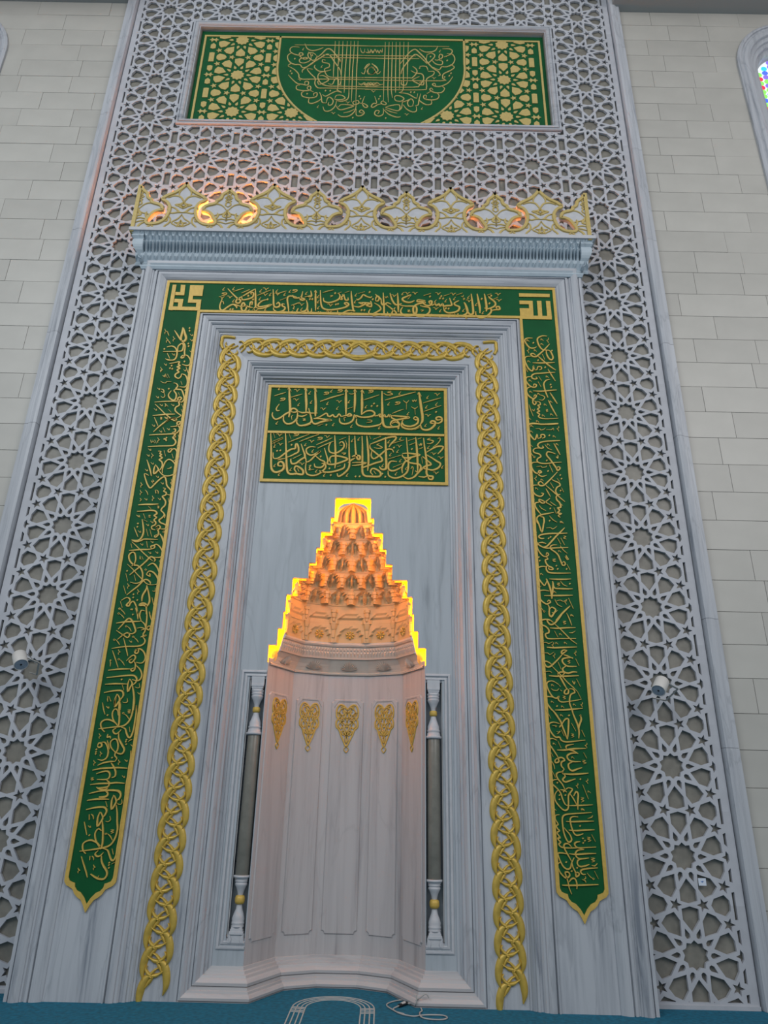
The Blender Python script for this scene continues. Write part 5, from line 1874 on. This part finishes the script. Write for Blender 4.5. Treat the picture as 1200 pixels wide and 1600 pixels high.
26 320,190 240,190 195,220 230,290 280,340 340,345 380,325
26 545,160 470,155 400,190 400,250 430,320 480,370 580,380
28 585,280 530,340 470,400 400,460 370,480 320,475 290,440 330,430 370,460
24 400,470 460,520 540,590 620,650 680,690
26 530,375 540,440 570,500 610,530 640,490 600,400 570,385
26 290,475 220,480 195,520 220,600 260,670 310,705 330,670 330,620 350,680
20 350,690 390,680 400,640 450,640 460,670 420,690
26 320,575 450,578 560,575 665,570
26 670,725 560,730 440,740 360,745 310,770 310,810 350,830 390,820 370,795
26 295,795 230,800 215,850 250,910 300,950 360,955 380,920 340,910 340,940
26 300,950 240,970 225,1020 250,1080 310,1130 350,1130 380,1090 350,1080 340,1110
24 345,1140 320,1190 350,1230 375,1200 350,1170
24 590,835 530,850 495,900 505,970 530,1050 560,1120
26 325,1015 450,1020 570,1010 695,1000
24 380,1180 430,1190 440,1230 400,1240 430,1270 395,1300 430,1330 390,1350 430,1380 410,1410 450,1440 560,1450 720,1440
24 565,1160 630,1290 700,1410
24 590,1040 650,1130 705,1215
20 560,675 610,760 675,860
16 470,440 510,525
16 200,635 245,720
14 415,790 460,855
14 405,870 455,955
12 265,1230 290,1310 330,1410
14 420,1075 480,1090 510,1120 470,1160 420,1150
28 720,1520 600,1530 450,1535 330,1520 260,1540 240,1600
14 310,1300 340,1330 350,1295
12 525,1305 555,1305 530,1325 560,1330 530,1345
d 330 265
d 620 385
d 405 535
d 515 645
d 600 915
d 610 955
d 320 1155
c 250 230
c 470 215
c 470 285
c 365 385
c 265 555
c 285 855
c 295 1030
c 420 1065
c 610 1185
c 520 1230
c 490 1400
c 620 1385
c 275 1450
c 400 1490
c 550 795
v 550 225
v 245 385
@ band 805 660 10 -90
28 670,30 550,38 400,35 270,25 200,50 190,110 220,180 270,250 310,275 340,190 350,250
24 350,260 400,240 400,200 450,200 460,235 420,255
26 700,290 600,295 450,305 370,330 350,370 390,410 440,400 420,375
24 400,410 320,410 280,440 300,480 370,500 400,540 350,570 340,610 380,640 480,650 600,635 720,628
26 625,500 560,475 500,470 490,520 540,580 590,650 640,720 660,760 700,720 670,700 640,720
26 355,630 280,630 250,660 260,720 300,780 350,805 410,780 370,760 365,820 420,850 490,830
26 655,780 580,860 510,930 440,990 380,990 360,950 400,930 440,970
24 570,900 610,920 680,950 700,990 650,1020 630,1080 660,1130 700,1130
20 475,990 560,1060 650,1140 720,1200 775,1245
26 350,985 280,990 260,1040 290,1110 340,1150 400,1160 440,1120 400,1110
28 700,1130 640,1160 650,1220 690,1260 710,1330 660,1340 690,1380 660,1420 720,1430 670,1460 700,1490
24 540,1190 480,1240 430,1270 380,1240 370,1210 430,1230 570,1310
26 400,1250 320,1260 310,1310 350,1380 400,1440
26 600,1410 500,1430 400,1450 340,1490 340,1560 370,1600
26 390,1480 440,1490 450,1560 440,1600
22 600,335 650,420 700,515
18 530,665 585,785
16 545,945 600,1035
18 475,1040 510,1100 550,1170
14 600,1335 640,1430
14 460,350 510,410 570,435
14 205,420 240,480 285,540
14 370,1300 410,1350 480,1385
14 540,1240 590,1280 640,1310
12 720,1025 755,1095
14 530,1465 590,1530 650,1565
12 315,105 380,105 400,125 450,110 470,90
12 480,120 560,120 590,95 600,130
12 650,880 690,930
12 330,700 400,690 420,710 480,700 490,680
24 640,540 660,570 665,520
d 530 210
d 490 600
d 510 765
d 705 1070
d 545 1350
d 535 1540
d 720 885
d 700 830
c 260 65
c 255 150
c 610 225
c 520 355
c 655 350
c 250 370
c 335 1040
c 280 1195
c 300 1425
c 720 1290
c 735 1565
c 420 905
z 295 545
v 310 880
v 660 105
@ band 820 810 10 -90
26 180,0 220,100 265,220 290,100 300,0
28 620,150 560,210 480,290 400,380 340,440 280,450
28 660,235 550,240 420,240 300,250 230,270 220,300 260,320 300,315
24 145,275 170,350 210,410 270,450 350,470 500,465 675,460
22 210,390 190,440 220,520 280,590 330,600 370,570 340,540 330,580
24 210,390 270,380 330,400
24 500,420 440,420 400,440 400,480 470,530 520,580 550,650 590,740 630,720 610,680 580,700
26 330,600 360,640 320,650 330,700 370,750 420,770 440,800 380,800 370,770
26 350,740 330,780 350,830 400,855 550,860 715,858
26 340,760 260,755 190,790 190,870 220,950 270,1020 310,1050 350,960
26 380,950 500,955 620,955 720,950
30 330,945 370,1030 400,1120 420,1260
30 430,985 440,1040 430,1150 420,1260
26 440,1020 460,1090 520,1100 640,1105 745,1105
26 380,1140 300,1125 220,1140 215,1200 250,1280 310,1330 350,1340 400,1310 370,1280 350,1310
28 300,1210 450,1210 600,1208 745,1205
28 350,1340 380,1400 380,1500 410,1540 450,1490 480,1430 420,1390 390,1420
20 420,1470 450,1480 510,1440
28 705,1370 640,1430 560,1510 480,1600
24 240,1590 320,1580 400,1600
16 505,310 560,410
18 560,310 620,420
14 550,430 600,500 660,550
16 655,720 705,810
14 555,985 600,1040 660,1065
18 680,1250 755,1415
14 465,1270 510,1350 580,1385
14 205,1330 250,1400 290,1450
18 650,1480 700,1600
14 600,280 640,290 600,310 650,330
24 640,580 660,620 680,640
14 625,600 660,650 685,640
12 430,640 480,640 430,660 480,675 440,680
12 500,1015 545,1015 500,1035 545,1045 505,1065
12 205,1045 220,1080 255,1060
12 330,155 400,150 430,170 470,150 500,125
12 490,1295 550,1280 600,1300 660,1270
d 385 40
d 215 610
d 230 665
d 490 745
d 510 795
d 370 315
d 400 295
d 650 795
d 700 1025
c 570 65
c 165 210
c 545 520
c 265 875
c 470 1155
c 735 1520
z 300 1455
v 630 1310
@ band 830 960 10 -90
28 480,0 420,80 350,150 290,160 250,110 240,85
26 340,130 280,85 200,85 135,110 150,160 220,190 270,240 270,290 220,310 240,370 300,385 450,382 695,380
24 270,0 320,40 350,0
26 290,215 400,220 550,212 690,210
18 360,150 450,230 540,320 620,400 710,465
28 240,515 350,525 500,518 710,512
26 560,565 510,600 480,620 470,590 500,560 560,565
28 490,620 420,700 350,770 290,820 240,820 205,770 215,735 270,750 320,790
24 500,635 560,650 650,695
28 650,680 560,680 490,700 490,750 540,800 600,815 705,815
28 540,810 490,850 510,900 580,920 650,900 715,905
18 320,810 400,890 480,970 560,1060 650,1140 710,1200
28 275,960 400,970 550,968 740,960
24 410,930 450,905 520,910 480,960
28 410,940 460,1000 510,1090 550,1160
26 560,1160 520,1200 520,1240 570,1240 580,1190 560,1165
24 590,1165 650,1170 680,1220 620,1250 600,1310 600,1400 640,1500 660,1600
24 430,1100 340,1045 270,1050 240,1090 260,1170 310,1260 350,1300 400,1310 430,1280 420,1330 470,1370 600,1360 780,1330
26 350,1300 260,1285 220,1310 240,1380 300,1470 370,1540 420,1600
28 370,1495 500,1495 620,1485 800,1470
14 310,1160 340,1185 400,1190 430,1160
18 560,0 600,90 630,175
16 140,185 190,285
16 145,320 195,415
14 360,260 415,360
16 415,745 465,860
16 690,695 745,805
14 705,1010 765,1130
14 715,1200 775,1320
14 225,1480 290,1600
12 490,110 540,110 495,130 540,145 500,160
12 565,715 605,725 565,740 605,755 570,775
12 485,1275 530,1285 490,1300 535,1315 495,1330
14 590,290 640,290 685,260
12 140,445 230,440 270,460 330,430
12 150,610 250,605 290,630 350,590
12 200,905 280,890 320,915
24 640,1040 670,1090 680,1050
24 435,1110 455,1130
24 450,1180 475,1200
d 400 1435
d 765 1580
d 590 1580
c 640 20
c 460 315
c 400 455
c 535 450
c 215 985
c 335 1110
c 330 1370
c 490 1445
c 675 1415
c 475 1580
v 680 610
v 330 480
v 350 650
v 780 1415
@ band 845 1110 10 -90
28 180,0 250,90 310,180 330,240 370,340 410,450
28 330,210 380,140 430,140 430,250 425,350 415,455
24 340,200 300,250 290,270
26 290,210 200,185 130,210 130,280 170,360 230,420 290,420 320,470 400,495 550,480 690,465
28 480,0 520,100 570,220 595,330 590,440
28 610,70 630,140 600,230 590,300
24 250,470 180,440 120,460 120,510 180,600 240,690 270,740
26 270,740 220,780 230,820 280,800 270,750 330,740 370,780 320,810 320,870 360,920 330,950
28 250,620 380,620 520,600 700,595
24 510,530 420,545 390,570 400,600
24 390,610 510,635 580,680
28 570,670 480,670 410,710 430,770 500,800 620,800
28 500,800 430,840 440,910 490,945 560,920 640,895
28 350,990 450,1000 600,995 740,980
24 350,960 270,970 240,1010 270,1080 330,1150 370,1230
26 350,990 380,1030 340,1080 380,1120 450,1100 540,1070
24 330,980 350,1000
24 260,1080 190,1090 170,1140 220,1190 270,1240 310,1300 340,1390 380,1470 430,1490
24 270,1240 220,1310 220,1400 280,1490 360,1560 420,1540 430,1450 430,1330 470,1270 490,1230 430,1210 380,1240
26 300,1240 370,1250 400,1280
28 510,1340 550,1270 580,1310 575,1420 575,1550
22 440,1290 500,1370 560,1480
22 440,1490 600,1485 810,1475
14 90,0 155,130
16 475,200 545,325
14 315,305 365,405
16 635,310 685,415
14 265,485 315,590
14 135,620 190,725
14 150,770 200,850 215,920
16 155,905 225,1050
14 665,660 715,750
16 650,1160 740,1385
14 175,240 220,240 240,260
12 470,365 510,375 475,390 515,405 480,425
12 645,780 690,785 650,805 705,820 660,840
12 620,1360 670,1370 625,1390 670,1410 630,1435
12 240,330 280,350 250,370
d 435 80
d 290 335
d 235 250
d 255 1130
d 380 1325
d 290 1325
d 290 1390
d 615 1075
d 355 1270
c 325 80
c 210 525
c 500 740
c 755 1275
c 220 1550
c 665 1550
v 700 550
v 715 1110
v 560 1180
@ band 850 1250 10 -90
24 740,195 600,205 450,215 330,230 285,280 290,400 310,520 350,620 390,660 430,620 400,540 340,470 310,430
24 240,230 180,240 175,300 220,380 190,400 210,450 240,480 200,510 230,560 250,590 210,600 240,640 260,660 230,690 260,730 310,745 400,750 600,745 810,735
24 530,265 450,260 410,290 410,350 430,430 460,510 500,550 560,545 610,525
24 340,335 450,340 600,335 775,330
24 385,470 500,480 640,470 785,465
24 430,740 380,685 320,690 310,740 350,820 390,890 430,960
24 560,650 500,660 475,690 510,740 620,770
24 390,840 500,850 650,840 810,835
24 620,775 530,785 490,830 500,880 560,920 700,905
24 600,920 530,940 520,1000 560,1040 640,1030 705,1005
24 380,850 300,830 220,830 220,870 250,950 300,1040 360,1080 410,1060 430,980 470,900
24 430,960 450,1050 490,1130 500,1200 550,1160 520,1130 490,1150
24 270,970 220,990 210,1040 250,1130 300,1190 350,1220 400,1180 380,1130 330,1130 340,1180 370,1270 390,1370 430,1470
24 510,1390 510,1300 480,1230 430,1230 390,1280
24 280,1330 400,1335 600,1330 845,1320
24 835,1060 700,1070 600,1085 570,1120 600,1160 650,1160
14 740,540 800,650
14 785,1110 845,1230
14 670,1140 720,1200 780,1240
14 680,290 740,270 755,240
14 740,1020 790,1030 830,990
14 590,1240 640,1260 650,1290
14 640,1190 650,1220 620,1240
14 670,580 720,590 675,610 730,630 685,650
14 730,905 790,910 735,930 790,950 745,970
z 770 1230
d 560 405
d 605 600
d 635 635
d 610 670
d 345 970
d 430 1110
d 515 1060
c 170 150
c 600 150
"""
def rot2(x, y, a):
    c, s = math.cos(math.radians(a)), math.sin(math.radians(a)); return x * c + y * s, -x * s + y * c
GLY = {'c': [(11, [(14, -18), (-8, 6), (-12, 18), (10, 16)])], 'v': [(11, [(-38, -12), (-14, -16), (0, 14)]), (11, [(0, 14), (12, -6), (36, -16)])],
       'o': [(15, [(-34, 16), (10, 8), (32, -14), (0, -18), (-28, -12), (6, -2)])], 'z': [(9, [(-12, 0), (0, -13), (12, 0), (0, 13), (-12, 0)])], 'd': [(1, None)]}
def build_text():
    out = {}
    planes = {'plaque': -.009, 'band': KY + .0005, 'tablet': .0695}
    hts = {'plaque': .011, 'band': .010, 'tablet': .008}
    nm = None; idx = 0; level = 0
    for ln in TEXT.strip().split('\n'):
        q = ln.split()
        if q[0] == '@':
            nm = q[1]; ox, oy, scl, ang = float(q[2]), float(q[3]), float(q[4]), float(q[5]); Y = planes[nm]; h = hts[nm]
            idx += 1; mb = out.setdefault((nm, idx), MB()); continue
        P_ = lambda x, y: unp(ox + x / scl, oy + y / scl, Y)
        level = (level + 1) % 7; hh = h * (1 + .04 * level)
        # local metres per crop pixel, for the pen width
        def width_at(x, y, wpx):
            a = P_(x, y); b = P_(x + 10, y); return math.hypot(a[0] - b[0], a[1] - b[1]) / 10 * wpx
        if q[0] in GLY:
            x, y = float(q[1]), float(q[2]); kk = scl / 8 * (.9 if ang else 1.0) * (.75 if nm == 'tablet' else 1)
            if q[0] == 'd':
                p = [P_(x + rx * 15 * kk, y + ry * 15 * kk) for rx, ry in ((-1.1, .25), (-.1, 1), (1.1, -.25), (.1, -1))]
                v = [(a, Y, b) for a, b in p]; cxx = sum(a for a, b in p) / 4; czz = sum(b for a, b in p) / 4
                v2 = [(cxx + (a - cxx) * .8, Y - hh, czz + (b - czz) * .8) for a, b in p]
                mb.add(v + v2, [(4, 5, 6, 7)] + [(j, (j + 1) % 4, 4 + (j + 1) % 4, 4 + j) for j in range(4)])
            else:
                for wd, pts in GLY[q[0]]:
                    pp = [rot2(a * kk, b * kk, ang) for a, b in pts]
                    stroke(mb, [P_(x + a, y + b) for a, b in pp], width_at(x, y, wd * kk), Y, hh * .8, k=2, taper=.5)
            continue
        wd = float(q[0]); pts = [tuple(float(v) for v in t_.split(',')) for t_ in q[1:]]
        ww = width_at(pts[0][0], pts[0][1], wd * (1.15 if nm == 'plaque' else 1.05 if nm == 'band' else 1.0))
        stroke(mb, [P_(a, b) for a, b in pts], ww, Y, hh, k=3 if len(pts) > 3 else 2, taper=.45)
    par = {'plaque': plq, 'band': band, 'tablet': up}
    for (nm, i), mb in out.items():
        o = mb.build('gold_lettering', M['gold'] if nm != 'tablet' else M['palegold'], par[nm])
build_text()
